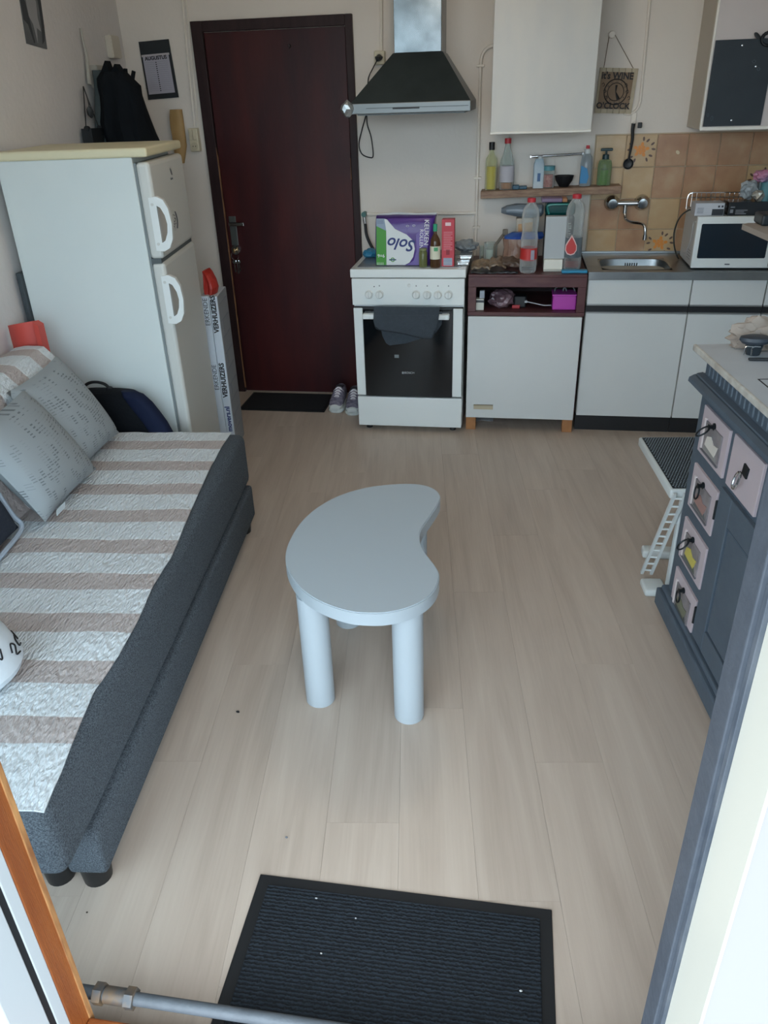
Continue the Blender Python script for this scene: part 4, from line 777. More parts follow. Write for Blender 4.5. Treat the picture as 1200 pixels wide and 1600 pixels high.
# ================================================================== SINK RUN
BX0, BY, BZ = .384, 4.109, .866
def zB(py): return PY(985, py, BY).z
zd0, zd1, zc0, zc1 = zB(476), zB(436), zB(651), zB(489)
EDGE = M('aluminium strip', 'A4A8AA', .35, .8)
def base(x0, x1, label):
    t = T('base_cabinet', label, 'cabinet', ((x0+x1)/2, BY+.25, 0))
    part(t, 'carcass', bx(bm_(), x0+.001, x1-.001, BY+.018, D, .10, BZ-.035), M('cabinet carcass', 'B4B2A8', .5))
    part(t, 'recess', bx(bm_(), x0+.001, x1-.001, BY+.012, BY+.0185, zc1-.004, zd0+.004), BLACK)
    d_ = part(t, 'drawer', bx(bm_(), x0+.003, x1-.003, BY, BY+.018, zd0, zd1, .002), WLAM); part(d_, 'edge_strip', bx(bm_(), x0+.003, x1-.003, BY-.002, BY+.016, zd0-.006, zd0+.002, .001), EDGE)
    d_ = part(t, 'door', bx(bm_(), x0+.003, x1-.003, BY, BY+.018, zc0, zc1, .002), WLAM); part(d_, 'edge_strip', bx(bm_(), x0+.003, x1-.003, BY-.002, BY+.016, zc1-.004, zc1+.004, .001), EDGE)
    part(t, 'plinth', bx(bm_(), x0+.001, x1-.001, BY+.03, BY+.046, 0, .102), BLACK)
base(BX0, .891, 'white base cabinet under the sink basin'); base(.891, 1.243, 'white base cabinet under the microwave'); base(1.243, XR-.002, 'white base cabinet in the corner behind the dresser')
wt = T('sink_worktop', 'stainless steel worktop with inset sink basin', 'sink', (.9, 4.35, BZ-.035))
hx0, hx1, hy0, hy1 = .455, .80, 4.165, 4.46
b = bm_(); bx(b, BX0-.003, hx0, BY-.012, D-.013, BZ-.034, BZ); bx(b, hx1, XR-.003, BY-.012, D-.013, BZ-.034, BZ); bx(b, hx0, hx1, BY-.012, hy0, BZ-.034, BZ); bx(b, hx0, hx1, hy1, D-.013, BZ-.034, BZ); part(wt, 'top', b, STEEL)
part(wt, 'front_lip', bx(bm_(), BX0-.003, XR-.003, BY-.016, BY-.010, BZ-.036, BZ+.003, .002), STEEL); part(wt, 'upstand', bx(bm_(), BX0-.003, XR-.003, D-.022, D-.0125, BZ, BZ+.012, .002), EDGE)
b = bm_(); rows = []
for z, s_ in ((BZ+.0015, 1.03), (BZ-.002, .99), (BZ-.10, .93), (BZ-.135, .84)):
    rows.append((Vector(((hx0+hx1)/2, (hy0+hy1)/2, z)), Vector(((hx1-hx0)/2*s_, 0, 0)), Vector((0, (hy1-hy0)/2*s_, 0))))
rings = []
for c, a_, b_ in rows:
    ring = []
    for i in range(36):
        t = 2*math.pi*i/36; ct_, s2 = math.cos(t), math.sin(t); ring.append(b.verts.new(c+a_*math.copysign(abs(ct_)**.4, ct_)+b_*math.copysign(abs(s2)**.4, s2)))
    rings.append(ring)
for r0, r1 in zip(rings, rings[1:]):
    for i in range(36): b.faces.new((r0[i], r0[(i+1) % 36], r1[(i+1) % 36], r1[i]))
b.faces.new(rings[-1]); bs = part(wt, 'basin', b, STEEL, smooth=True)
for k in range(6): part(bs, 'overflow_slot', bx(bm_(), .60+k*.012, .605+k*.012, hy1-.013, hy1-.006, BZ-.055, BZ-.02), BLACK)
# wall tap
f0 = PY(956, 318, D-.03); f1 = PY(1003, 316, D-.03); zf = (f0.z+f1.z)/2
fc_ = T('wall_tap', 'chrome wall-mounted mixer tap on the tiles', 'tap', ((f0.x+f1.x)/2, D, zf-.2))
for f_ in (f0, f1):
    b = bm_(); lathe(b, [(.041, 0), (.041, .006), (.034, .02), (.026, .03), (.022, .034)], (f_.x, D-.011, zf), n=24, ax=(0, -1, 0)); e_ = part(fc_, 'rosette', b, CHROME, smooth=True)
    b = bm_(); lathe(b, [(.02, .03), (.027, .036), (.029, .06), (.024, .066), (0, .067)], (f_.x, D-.011, zf), n=20, ax=(0, -1, 0)); part(fc_, 'tap_handle', b, CHROME, smooth=True)
b = bm_(); cyl(b, (f0.x, D-.05, zf), (f1.x, D-.05, zf), .0155, n=18); part(fc_, 'mixer_body', b, CHROME, smooth=True)
s0 = PY(977, 322, D-.055); pts = [PY(x, y, yy) for x, y, yy in ((977, 324, D-.055), (976.5, 335, D-.06), (978, 343, D-.08), (986, 347, D-.12), (999, 349, D-.17), (1006, 352, D-.20), (1008, 360, D-.21), (1007.5, 371, D-.21))]
b = bm_(); tube(b, pts, .008, n=12); part(fc_, 'spout', b, CHROME, smooth=True)
b = bm_(); cyl(b, pts[0]+Vector((0, 0, .012)), pts[0]-Vector((0, 0, .03)), .012, n=14); part(fc_, 'spout_nut', b, CHROME, smooth=True); b = bm_(); cyl(b, pts[-1]+Vector((0, 0, .012)), pts[-1]-Vector((0, 0, .012)), .0115, n=14); part(fc_, 'aerator', b, CHROME, smooth=True)
# ---- microwave
MX0, MX1, MY, MZ0, MZ1 = .882, 1.345, 4.165, BZ+.008, 1.117
mw = T('microwave', 'white microwave oven with dark window on the steel worktop', 'microwave', ((MX0+MX1)/2, MY+.17, BZ))
part(mw, 'body', bx(bm_(), MX0+.004, MX1-.002, MY+.02, MY+.335, MZ0, MZ1-.002, .006), M('grey white steel', 'BDBFC0', .4))
mf = part(mw, 'front', bx(bm_(), MX0, MX1, MY, MY+.022, MZ0, MZ1, .005), WHITE)
A_ = PY(1087, 405, MY); B_ = PY(1190, 348, MY); wl = PY(1095, 352, MY).x
b = bm_(); prism(b, [(A_.x+.004, A_.z+.004), (1.236-.012, A_.z+.004), (1.236-.012, B_.z-.003), (A_.x+.004, B_.z-.003)], FYW, MY-.004, MY+.01); bmesh.ops.bevel(b, geom=b.edges[:], offset=.003, segments=2, affect='EDGES'); part(mf, 'window', b, M('dark window glass', '152430', .12))
part(mf, 'door_gap', bx(bm_(), 1.243, 1.2455, MY-.0006, MY+.01, MZ0+.004, MZ1-.004), INK)
for z in (MZ1-.07, MZ1-.16):
    b = bm_(); lathe(b, [(.024, 0), (.022, .016), (0, .017)], (1.296, MY, z), n=20, ax=(0, -1, 0)); part(mf, 'dial', b, WHITE, smooth=True)
p = PY(1136, 413, MY); part(mf, 'name_badge', bx(bm_(), p.x-.012, p.x+.012, MY-.0008, MY+.001, p.z-.003, p.z+.003), M('badge grey', '5A646C', .5))
for i in range(5):
    for k in range(4): part(mw, 'vent_hole', cyl(bm_(), (MX0+.0045, MY+.08+i*.016, MZ0+.03+k*.013), (MX0+.0035, MY+.08+i*.016, MZ0+.03+k*.013), .0032, n=6), M('vent dark', '6A6C6E', .6))
b = bm_(); tube(b, [(MX0+.0035, MY+.05, MZ1-.03), (MX0+.0035, MY+.10, MZ1-.04), (MX0+.0035, MY+.11, MZ1-.12), (MX0+.0035, MY+.17, MZ0+.05), (MX0+.0035, MY+.25, MZ0+.03)], .003, n=5); part(mw, 'pressed_rib', b, M('grey white steel', 'BDBFC0', .4))
for x in (MX0+.05, MX1-.05):
    for y in (MY+.05, MY+.29): part(mw, 'foot', cyl(bm_(), (x, y, BZ+.0005), (x, y, MZ0+.001), .012, n=10), BLACK)
b = bm_(); tube(b, [PY(1085, 328, 4.4), PY(1075, 329, 4.4), PY(1062, 340, 4.42), PY(1054, 360, 4.45), PY(1053, 380, 4.45), PY(1057, 398, 4.40), PZ(1060, 404, BZ+.005)], .004, n=8); one('power_cord', 'dark cable looping down the tiles beside the microwave', 'cord', b, M('dark olive cable', '2E302C', .5), smooth=True)
# ---- dish rack behind
rk = T('dish_rack', 'chrome wire dish rack standing on top of the microwave', 'rack', (1.05, 4.44, MZ1))
za, zb4 = MZ1+.001, PY(1100, 301, 4.44).z; xa = PY(1073, 320, 4.44).x; xb5 = 1.30
b = bm_(); tube(b, [(xa, 4.44, za), (xa, 4.44, zb4-.02), (xa+.02, 4.44, zb4), (xa+.1, 4.44, zb4), (xb5-.1, 4.44, zb4), (xb5-.02, 4.44, zb4), (xb5, 4.44, zb4-.02), (xb5, 4.44, za)], .003, n=6); tube(b, [(xa, 4.40, za+.004), (xb5, 4.40, za+.004)], .0025, n=6); tube(b, [(xa, 4.48, za+.004), (xb5, 4.48, za+.004)], .0025, n=6); tube(b, [(xa, 4.44, zb4-.022), (xb5, 4.44, zb4-.022)], .002, n=6); part(rk, 'frame', b, CHROME, smooth=True)
for k in range(18):
    x = xa+.02+k*(xb5-xa-.04)/17; b = bm_(); cyl(b, (x, 4.44, za+.002), (x, 4.44, zb4), .0018, n=6); part(rk, 'wire', b, CHROME)
# ---- boxes and things on the microwave
YB = 4.21
a = PY(1085, 335, YB); c = PY(1135, 315, YB); zbx = MZ1-.0015
wb = T('appliance_box', 'white and black printed carton on top of the microwave', 'carton', ((a.x+c.x)/2, YB+.04, zbx)); zt6 = zbx+(c.z-a.z)
part(wb, 'box', bx(bm_(), a.x, c.x, YB, YB+.10, zbx, zt6, .001), M('grey white card', 'B9BDC4', .5)); part(wb, 'dark_panel', bx(bm_(), a.x+.08, c.x-.006, YB-.0008, YB+.001, zbx+.002, zbx+.03), M('ink panel', '252B33', .5)); part(wb, 'side_edge', bx(bm_(), c.x-.005, c.x+.0006, YB-.001, YB+.1, zbx, zt6), BLACK)
for k in range(4): part(wb, 'print_line', bx(bm_(), a.x+.01, a.x+.04, YB-.0008, YB+.001, zbx+.012+k*.007, zbx+.015+k*.007), M('grey ink', '7C828A', .6))
for k in range(3): part(wb, 'print_mark', bx(bm_(), a.x+.105+k*.016, a.x+.114+k*.016, YB-.0008, YB+.001, zt6-.02, zt6-.011), M('ink panel', '252B33', .5))
a = PY(1136, 335, YB); kb2 = T('black_carton', 'black printed carton beside the white one on the microwave', 'carton', (a.x+.1, YB+.05, zbx)); part(kb2, 'box', bx(bm_(), a.x+.001, a.x+.225, YB-.005, YB+.11, zbx, zt6+.004, .001), M('glossy black card', '1D2329', .25))
for k, (dx, dz, w_, h_) in enumerate(((.02, .036, .02, .005), (.02, .012, .014, .016), (.045, .022, .055, .004), (.045, .014, .04, .004), (.045, .006, .05, .004))): part(kb2, 'print_mark', bx(bm_(), a.x+dx-.01, a.x+dx-.01+w_, YB-.0058, YB-.004, zbx+dz, zbx+dz+h_), M('grey ink', '7C828A', .6))
p = PY(1183, 325, YB); b = bm_(); blob(b, (p.x, YB+.02, zt6+.03), (.028, .028, .026), .35, 8, 2, 4, zt6+.0045); one('sugar_ball', 'sparkling grey crinkled wrapper on the black carton', 'wrapper', b, M('silver wrap', '8A8C88', .25, .6, noise_=(60, 1), h2='D8D4C8'))
b = bm_(); p = PY(1172, 300, YB+.05); blob(b, (p.x+.0, YB+.075, zt6+.05), (.04, .026, .047), .35, 7, 3, 21, zt6+.0045); one('film_bag', 'crumpled clear grey film bag standing on the black carton', 'bag', b, FILM)
p = PY(1198, 300, YB+.04); vessel('teal_beaker', 'teal plastic beaker behind the sparkling wrapper', 'beaker', 1200, 20, 285, YB+.04, zt6+.0045, [('beaker', [(0, 0), (.9, 0), (1, 1), (.92, 1), (.85, .1), (0, .06)], M('teal grey plastic', '4E7F88', .3))])
b = bm_(); p = PY(1194, 275, YB+.09); blob(b, (p.x, YB+.09, p.z), (.05, .04, .03), .3, 6, 3, 14); one('pink_bag', 'pink and lilac plastic bag above the teal beaker', 'bag', b, M('pink lilac film', 'B86A7E', .3, noise_=(8, 1), h2='8E86B0', bump=(20, .5)))
b = bm_(); bx(b, p.x-.02, p.x+.05, YB+.07, YB+.108, zt6+.0045, p.z-.012, .008); one('grey_tub', 'tall grey tub under the pink plastic bag', 'tub', b, M('slate tub', '5F7078', .4))
# ---- board shelf on the right wall
z7 = 1.15
Q = [(PZ(1160, 350, z7).x, PZ(1160, 350, z7).y), (PZ(1200, 367, z7).x, PZ(1200, 367, z7).y)]
dq = Vector(Q[1])-Vector(Q[0]); dq.normalize(); e2 = Vector(Q[0])+dq*.62
rs = T('board_shelf', 'pale board shelf on the right wall with black tins', 'shelf', (1.2, 3.4, z7-.2))
b = bm_(); prism(b, [Q[0], (Q[0][0]+.03, Q[0][1]+.03), (XR-.001, Q[0][1]+.06), (XR-.001, e2.y), (e2.x, e2.y)], FZ, z7-.022, z7); part(rs, 'board', b, M('pale melamine', 'B3ABA2', .45))
for y in (3.2, 3.55): part(rs, 'bracket', bx(bm_(), XR-.02, XR-.001, y-.01, y+.01, z7-.18, z7-.022, .002), WHITE); 
p = PZ(1186, 352, z7); tn = bm_(); bx(tn, p.x, p.x+.10, p.y-.03, p.y+.10, z7+.0005, z7+.045, .008); one('black_tin', 'black tin on the end of the board shelf', 'tin', tn, M('blue black metal', '1C262C', .35))
b = bm_(); p2 = PZ(1194, 354, z7); bx(b, p2.x+.02, p2.x+.055, p2.y-.055, p2.y-.0345, z7+.0005, z7+.03, .004); one('grey_lighter', 'small grey box in front of the black tin', 'box', b, M('gunmetal', '4A555C', .3, .6))
# ================================================================== REFRIGERATOR
TF = R(8.6); FO = Vector((-1.4045, 3.07, 0)); FA = Vector((-math.sin(TF), math.cos(TF), 0)); FN = Vector((-math.cos(TF), -math.sin(TF), 0)); FH, FWD, FD = 1.535, .55, .591
fg = T('refrigerator', 'white two-door refrigerator with cream top standing side-on beside the sofa', 'refrigerator', FO, R(90)+TF)
def PF(px, py, d=0.0):
    p = PP(px, py, FO+FN*d, FN); q = p-FO; return q.dot(FA), q.z
FRW = M('fridge enamel', 'D3DBD9', .35, noise_=(2, .4), h2='C2CED0'); FRD = M('fridge door enamel', 'C9CBC6', .4)
part(fg, 'body', bx(bm_(), 0.0, FWD, .062, FD, .04, FH-.033, .004), FRW, w=False)
b = bm_(); bx(b, -.004, FWD+.004, .0, FD, FH-.034, FH, .009, 3); part(fg, 'top_panel', b, M('aged cream plastic', 'D6CFAE', .45), w=False)
zsm = (PF(231, 412)[1]+PF(300, 388)[1])/2
df = part(fg, 'freezer_door', bx(bm_(), .002, FWD-.002, .0, .055, zsm+.007, FH-.052, .016, 3), FRD, w=False)
dr = part(fg, 'fridge_door', bx(bm_(), .002, FWD-.002, .0, .055, .06, zsm-.007, .016, 3), FRD, w=False)
part(fg, 'gasket', bx(bm_(), .006, FWD-.006, .053, .064, .06, FH-.055), M('grey gasket', '7E8688', .7), w=False)
part(fg, 'seam_gap', bx(bm_(), .004, FWD-.004, .012, .053, zsm-.010, zsm+.010), M('seam dark', '50585A', .6), w=False)
def fhandle(par, z0, z1):
    H = z1-z0; b = bm_()
    def ring(s, x0): 
        return [(x0-.0+s*.0, z0)]
    pts = [(.02, z0+.004), (-.010, z0), (-.034, z0+H*.06), (-.050, z0+H*.22), (-.056, z0+H*.5), (-.050, z0+H*.78), (-.034, z0+H*.94), (-.010, z1), (.02, z1-.004), (.03, z1-H*.08), (.03, z0+H*.08)]
    inn = [(-.006, z0+H*.20), (-.024, z0+H*.24), (-.036, z0+H*.5), (-.024, z0+H*.76), (-.006, z0+H*.80)]
    # outer arc + spine as two solids
    arc_o = pts[1:8]; arc_i = [(-.006, z0+H*.16), (-.020, z0+H*.20), (-.033, z0+H*.34), (-.038, z0+H*.5), (-.033, z0+H*.66), (-.020, z0+H*.80), (-.006, z0+H*.84)]
    def fn(u, v, d): return Vector((d, u, v))
    for i in range(6): prism(b, [arc_o[i], arc_o[i+1], arc_i[i+1], arc_i[i]], fn, -.006, .018)
    prism(b, [pts[1], arc_i[0], arc_i[-1], pts[7], (.022, z1-.004), (.022, z0+.004)], fn, -.006, .016)
    bmesh.ops.remove_doubles(b, verts=b.verts[:], dist=.0001)
    o = part(par, 'handle', b, M('handle white', 'DCE1E0', .3), w=False, smooth=True)
    for z in (z0+H*.14, z0+H*.86): part(par, 'screw_cap', cyl(bm_(), (-.008, .010, z), (-.0055, .010, z), .006, n=12), FRD, w=False)
za = PF(245, 305)[1]; zb = PF(255, 392)[1]; fhandle(df, zb, za)
za = PF(262, 428)[1]; zb = PF(272, 506)[1]; fhandle(dr, zb, za)
u, z = PF(267, 268); b = bm_(); lathe(b, [(.012, 0), (.011, .002), (0, .0025)], (u, 0, z), n=16, sx=.7, sy=1.6, ax=(0, -1, 0)); part(df, 'badge', b, M('badge silver', '9AA0A0', .3, .8), w=False, smooth=True)
u, z = PF(268, 279); text(df, 'lettering', 'Indesit', .014, (u, -.001, z), (1, 0, 0), (0, 0, 1), M('grey lettering', '6A7074', .5), w=False)
u, z = PF(272, 345)
mg = T('fridge_magnet', 'round speckled magnet with dark rim on the freezer door', 'magnet', FO, R(90)+TF)
b = bm_(); lathe(b, [(.040, 0), (.040, .002), (0, .003)], (u, 0, z), n=24, ax=(0, -1, 0)); part(mg, 'disc', b, M('magnet pale', 'C4C6C2', .4), w=False, smooth=True)
b = bm_(); tube(b, [(u+.040*math.cos(t), -.003, z+.040*math.sin(t)) for t in [2.2-math.pi+k*1.9/8 for k in range(9)]][::-1], .0035, n=6, smooth=False); part(mg, 'dark_rim', b, M('dark grey rim', '4A4E52', .5), w=False)
for k in range(11):
    a = random.random()*6.28; rr_ = .03*random.random()**.5; part(mg, 'speckle', cyl(bm_(), (u+rr_*math.cos(a), -.0028, z+rr_*math.sin(a)), (u+rr_*math.cos(a), -.0042, z+rr_*math.sin(a)), .0028, n=6), INK, w=False)
for x in (.05, .50):
    for y in (.10, .54): part(fg, 'foot', cyl(bm_(), (x, y, 0), (x, y, .045), .02, n=10), BLACK, w=False)
# ================================================================== CORNER ABOVE THE REFRIGERATOR
cl = T('calendar', 'black clipboard with a white August month sheet on the kitchen wall', 'calendar', (wpt(245, 155).x, D, wpt(245, 155).z))
K = [wpt(x, y, .008) for x, y in ((216.5, 65.5), (263, 61), (279, 152), (232, 156))]
def kb_(u, v): return K[0]*(1-u)*(1-v)+K[1]*u*(1-v)+K[2]*u*v+K[3]*(1-u)*v
def kq(name, u0, u1, v0, v1, d0, d1, mat):
    b = bm_(); prism(b, [(u0, v0), (u1, v0), (u1, v1), (u0, v1)], lambda u, v, d: kb_(u, v)+Vector((0, d, 0)), d0, d1); return part(cl, name, b, mat)
kq('board', 0, 1, 0, 1, -.002, .007, M('charcoal board', '1C2328', .55)); sh_ = kq('sheet', .06, .92, .235, .91, -.0045, -.002, M('month sheet', 'A9A8B4', .7)); kq('sheet_header', .03, .95, .225, .26, -.0055, -.002, M('sheet header', 'B8B4B8', .7))
kr_ = (K[1]-K[0]).normalized(); ku = (K[0]-K[3]).normalized(); text(cl, 'lettering', 'AUGUSTUS', .025, kb_(.49, .295)+Vector((0, -.0052, 0)), kr_, ku, INK, bold=.0008)
for k in range(15):
    v = .36+k*.035; kq('ruled_line', .10, .42, v, v+.003, -.0052, -.004, M('line ink', '7C7C88', .7)); kq('ruled_line', .52, .86, v, v+.003, -.0052, -.004, MATS['line ink']); kq('date_mark', .45, .49, v, v+.016, -.0052, -.004, INK)
# tan oven glove
b = bm_(); gx = [(266, 170), (283, 171), (287, 190), (289, 215), (291, 236), (284, 236), (274, 236), (270, 215), (266, 190)]
rows = []
for py, l, r_ in ((171, 266, 284), (185, 265.5, 286), (200, 267, 288), (215, 270, 290), (228, 272, 291.5), (240, 273, 290), (255, 276, 288)):
    p = wpt(l, py, .03); q = wpt(r_, py, .03); rows.append(((p+q)/2, Vector(((q.x-p.x)/2, 0, 0)), Vector((0, .018, 0))))
loft(b, rows, 24, 3, .12, 4); one('paper_sleeve', 'tan folded paper sleeve hanging on the wall above the refrigerator', 'sleeve', b, M('tan paper', 'B0905E', .6, noise_=(8, .6), h2='9A7A4C', bump=(12, .3)), smooth=True)
# coats
NAVYC = M('black coat cloth', '0D1217', .9, noise_=(9, .5), h2='131A20', bump=(14, .5), spec=.2)
YC = 4.07
ctt = T('coat', 'black coat hanging on the wall in the corner above the refrigerator', 'coat', (-1.9, YC, 1.15))
rows = []
for py, l, r_, dp in ((112, 158, 196, .04), (122, 154, 205, .07), (135, 156, 218, .085), (150, 160, 220, .09), (170, 162, 226, .10), (190, 161, 233, .11), (210, 167, 240, .12), (232, 174, 250, .13), (270, 184, 262, .13), (330, 198, 275, .12), (350, 203, 276, .08)):
    p = PY(l, py, YC); q = PY(r_, py, YC); rows.append(((p+q)/2, Vector(((q.x-p.x)/2, 0, 0)), Vector((0, dp, 0))))
b = bm_(); loft(b, rows, 40, 2.3, .10, 9, 0); part(ctt, 'body', b, NAVYC, smooth=True)
for (a_, c_, d_) in (((160, 118), (168, 95), (176, 116)), ((176, 116), (183, 100), (196, 118))):
    b = bm_(); prism(b, [(PY(*q, YC).x, PY(*q, YC).z) for q in (a_, c_, d_)], FYW, YC-.03, YC+.03); part(ctt, 'collar', b, NAVYC)
for (x0, y0, x1, y1) in ((196, 107, 198, 124), (209, 111, 205, 124)):
    b = bm_(); p = PY(x0, y0, YC+.03); q = PY(x1, y1+10, YC+.03); cyl(b, p, q, .010, .012, n=8); part(ctt, 'strap', b, NAVYC)
b = bm_(); rows = []
for py, l, r_ in ((110, 150, 160), (140, 154, 168), (180, 154, 172), (231, 156, 186), (280, 165, 200), (320, 172, 205)):
    p = PL(l, py, .03); q = p+Vector((.10, -.02, 0)); rows.append((p+Vector((.02, .01, 0)), Vector((.035, 0, 0)), Vector((.0, .05, 0))))
loft(b, rows, 24, 2.4, .08, 5); one('grey_jacket', 'grey jacket half hidden behind the black coat', 'jacket', b, M('grey jacket cloth', '4A5455', .9, noise_=(8, .6), h2='5C6463', bump=(12, .4)), smooth=True)
# coat rail board on the left wall
a = PL(138, 103); c = PL(158, 137)
def wallbox(name, label, cat, p0, p1, z0, z1, th, mat, bev=.004):
    t = bm_(); y0, y1 = p0.y, p1.y
    prism(t, [(0, 0), ((p1-p0).length, 0), ((p1-p0).length, th), (0, th)], lambda u, v, d: Vector((p0.x, p0.y, 0))+(Vector((p1.x-p0.x, p1.y-p0.y, 0)).normalized())*u+WN*v+Vector((0, 0, d)), z0, z1)
    bmesh.ops.bevel(t, geom=t.edges[:], offset=bev, segments=2, affect='EDGES'); return t
CRB = M('dusty white plastic', 'A8A59C', .5)
p0 = PL(140, 120); p1 = PL(163, 120)
b = wallbox('', '', '', Vector((p0.x, p0.y, 0)), Vector((p1.x, p1.y, 0)), PL(150, 138).z, PL(150, 103).z, .045, CRB); one('intercom_box', 'dusty white intercom box on the left wall behind the coat', 'intercom', b, CRB)
p0 = PL(165, 70); p1 = PL(178, 70)
b = wallbox('', '', '', Vector((p0.x, p0.y, 0)), Vector((p1.x, p1.y, 0)), PL(172, 91).z, PL(170, 56).z, .035, CRB); one('doorbell_chime', 'narrow cream chime box on the wall above the coat', 'chime', b, M('chime cream', 'C9C2B4', .5))
b = bm_(); tube(b, [PL(126, 44, .012), PL(130, 65, .014), PL(135, 85, .018), PL(137, 105, .02), PL(140, 132, .02)], lambda t: .004+.007*t, n=8); one('intercom_handset', 'slim grey handset with cord on the left wall beside the intercom', 'handset', b, CRB, smooth=True)
# small hanging lantern-like bag
hb2 = T('hanging_pouch', 'small dark pouch hanging by two cords on the left wall above the refrigerator', 'pouch', PL(144, 232, .05))
p = [PL(x, y, .04) for x, y in ((133, 201), (153, 200), (156, 236), (139, 236))]
b = bm_(); v0 = [b.verts.new(q-WN*.02) for q in p]; v1 = [b.verts.new(q+WN*.03) for q in p]; b.faces.new(v0); b.faces.new(v1)
for i in range(4): b.faces.new((v0[i], v0[(i+1) % 4], v1[(i+1) % 4], v1[i]))
part(hb2, 'pouch', b, M('dark pouch', '1B2024', .6))
tp = PL(130, 135, .02)
for q in p[:2]:
    b = bm_(); tube(b, [tp, q+WN*.005], .0025, n=6, smooth=False); part(hb2, 'cord', b, BLACK)
    b = bm_(); lathe(b, [(.012, -.01), (.012, .01)], q+WN*.01, n=12, ax=WA); part(hb2, 'button', b, BLACK)
b = bm_(); blob(b, PL(141, 175, .04), (.014, .02, .025), .35, 6, 2, 2); q = PL(141, 175, .04); tube(b, [tp, PL(137, 155, .04), q], .003, n=5); part(hb2, 'star_charm', b, M('charm grey', '34383A', .6))
# picture on the left wall
pk_ = [PL(x, y, .004) for x, y in ((24, -45), (57, -45), (74, 77), (42, 68))]
pc_ = T('wall_print', 'unframed grey print of pale figures pinned on the left wall', 'picture', (pk_[3]+pk_[2])/2)
def pb_(u, v): return pk_[0]*(1-u)*(1-v)+pk_[1]*u*(1-v)+pk_[2]*u*v+pk_[3]*(1-u)*v
def pq_(name, pts, o0, o1, mat):
    b = bm_(); prism(b, pts, lambda u, v, d: pb_(u, v)+WN*d, o0, o1); part(pc_, name, b, mat)
pq_('paper', [(0, 0), (1, 0), (1, 1), (0, 1)], -.003, 0, M('grey print paper', '6B6E70', .8, noise_=(9, .9), h2='54575A'))
pq_('pale_figure', [(.35, .25), (.6, .2), (.75, .4), (.72, .6), (.8, .78), (.6, .74), (.55, .95), (.45, .7), (.3, .6), (.28, .4)], 0, .0008, M('pale figure ink', '97989A', .8))
pq_('dark_figure', [(.0, .3), (.22, .4), (.3, .62), (.42, .95), (.36, .97), (.2, .72), (.02, .66)], 0, .0008, M('dark figure ink', '3A3E42', .8)); pq_('dark_figure', [(.82, .2), (1, .25), (1, .72), (.9, .9), (.78, .95), (.86, .7), (.86, .45)], 0, .0008, MATS['dark figure ink'])
# ---- things behind the refrigerator and sofa
p = PL(33, 430, .035); b = bm_(); bx(b, p.x-.018, p.x+.004, p.y-.01, p.y+.18, 0, PL(30, 427, .035).z, .003); one('folded_board', 'dark grey folded board standing between refrigerator and left wall', 'board', b, M('dark grey board', '3C454A', .6))
rd = T('plastic_sheet', 'coral red curved plastic sheet standing behind the sofa back', 'plastic sheet', (-1.93, 2.80, 0))
YRD = 2.80
pa, pb2, pc3 = PY(4, 511, YRD), PY(54, 503, YRD), PY(60, 505, YRD)
COR = M('coral plastic', 'C2493F', .5)
b = bm_(); xl = max(pa.x, wx(YRD)+.012); xr2 = pb2.x
sheet(b, 12, 8, lambda u, v: (xl+(xr2-xl)*u, YRD+.02-.03*math.sin(u*math.pi), (.35+(pa.z-.35+(pb2.z-pa.z)*u)*v if False else .30+(pa.z+(pb2.z-pa.z)*(1-(1-u)**2)-.30)*v)), .005); part(rd, 'face', b, COR, smooth=True)
b = bm_(); prism(b, [(xr2-.002, .30), (xr2+.018, .30), (xr2+.018, pc3.z-.008), (xr2-.002, pb2.z)], FYW, YRD-.012, YRD+.03); part(rd, 'folded_edge', b, COR)
b = bm_(); bx(b, xl, xr2+.018, YRD-.03, YRD+.03, 0, .30, .004); part(rd, 'base', b, COR)
# ---- flattened moving boxes beside the refrigerator
CY0 = 3.665
MBX = Vector((PY(313, 463, CY0).x, CY0, 0)); mbw = PY(337, 463, CY0).x-MBX.x; MBH = PY(325, 463, CY0).z
t = T('moving_box', 'flattened white moving boxes with black removal lettering beside the refrigerator', 'box', MBX, TF)
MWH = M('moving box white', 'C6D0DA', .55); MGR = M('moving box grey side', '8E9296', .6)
part(t, 'near_face', bx(bm_(), .0, mbw*.47, 0, .235, 0, MBH, .003), MWH, w=False); part(t, 'near_face', bx(bm_(), mbw*.49, mbw, .002, .235, 0, MBH-.004, .003), MWH, w=False)
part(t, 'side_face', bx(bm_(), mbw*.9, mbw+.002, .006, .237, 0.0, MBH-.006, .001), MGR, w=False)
def mz(py): return PY(330, py, CY0).z
for body, py in (('VERHUIZERS', 492), ('VERHUIZERS', 595)): text(t, 'lettering', body, .034, (mbw*.74, .0008, mz(py)), (0, 0, 1), (-1, 0, 0), INK, w=False, sx=.98, bold=.0012)
for body, py in (('ERKENDE', 488), ('ERKENDE', 590)): text(t, 'lettering', body, .032, (mbw*.26, -.0008, mz(py)), (0, 0, 1), (-1, 0, 0), M('faded ink', '4A4E54', .7), w=False, sx=1.0)
text(t, 'lettering', 'movers.nl', .036, (mbw*.74, .0008, mz(655)), (0, 0, 1), (-1, 0, 0), NAVY, w=False, bold=.001)
for i in range(9):
    z = MBH-.05-i*.085; part(t, 'line_drawing', bx(bm_(), mbw+.0015, mbw+.0028, .02, .215, z, z+.004), M('grey ink', '5C6268', .6), w=False)
    if i % 2: part(t, 'line_drawing', bx(bm_(), mbw+.0015, mbw+.0028, .06, .07, z-.06, z), MATS['grey ink'], w=False)
a = PY(316, 463, CY0+.03); c = PY(334, 440, CY0+.03); rows = []
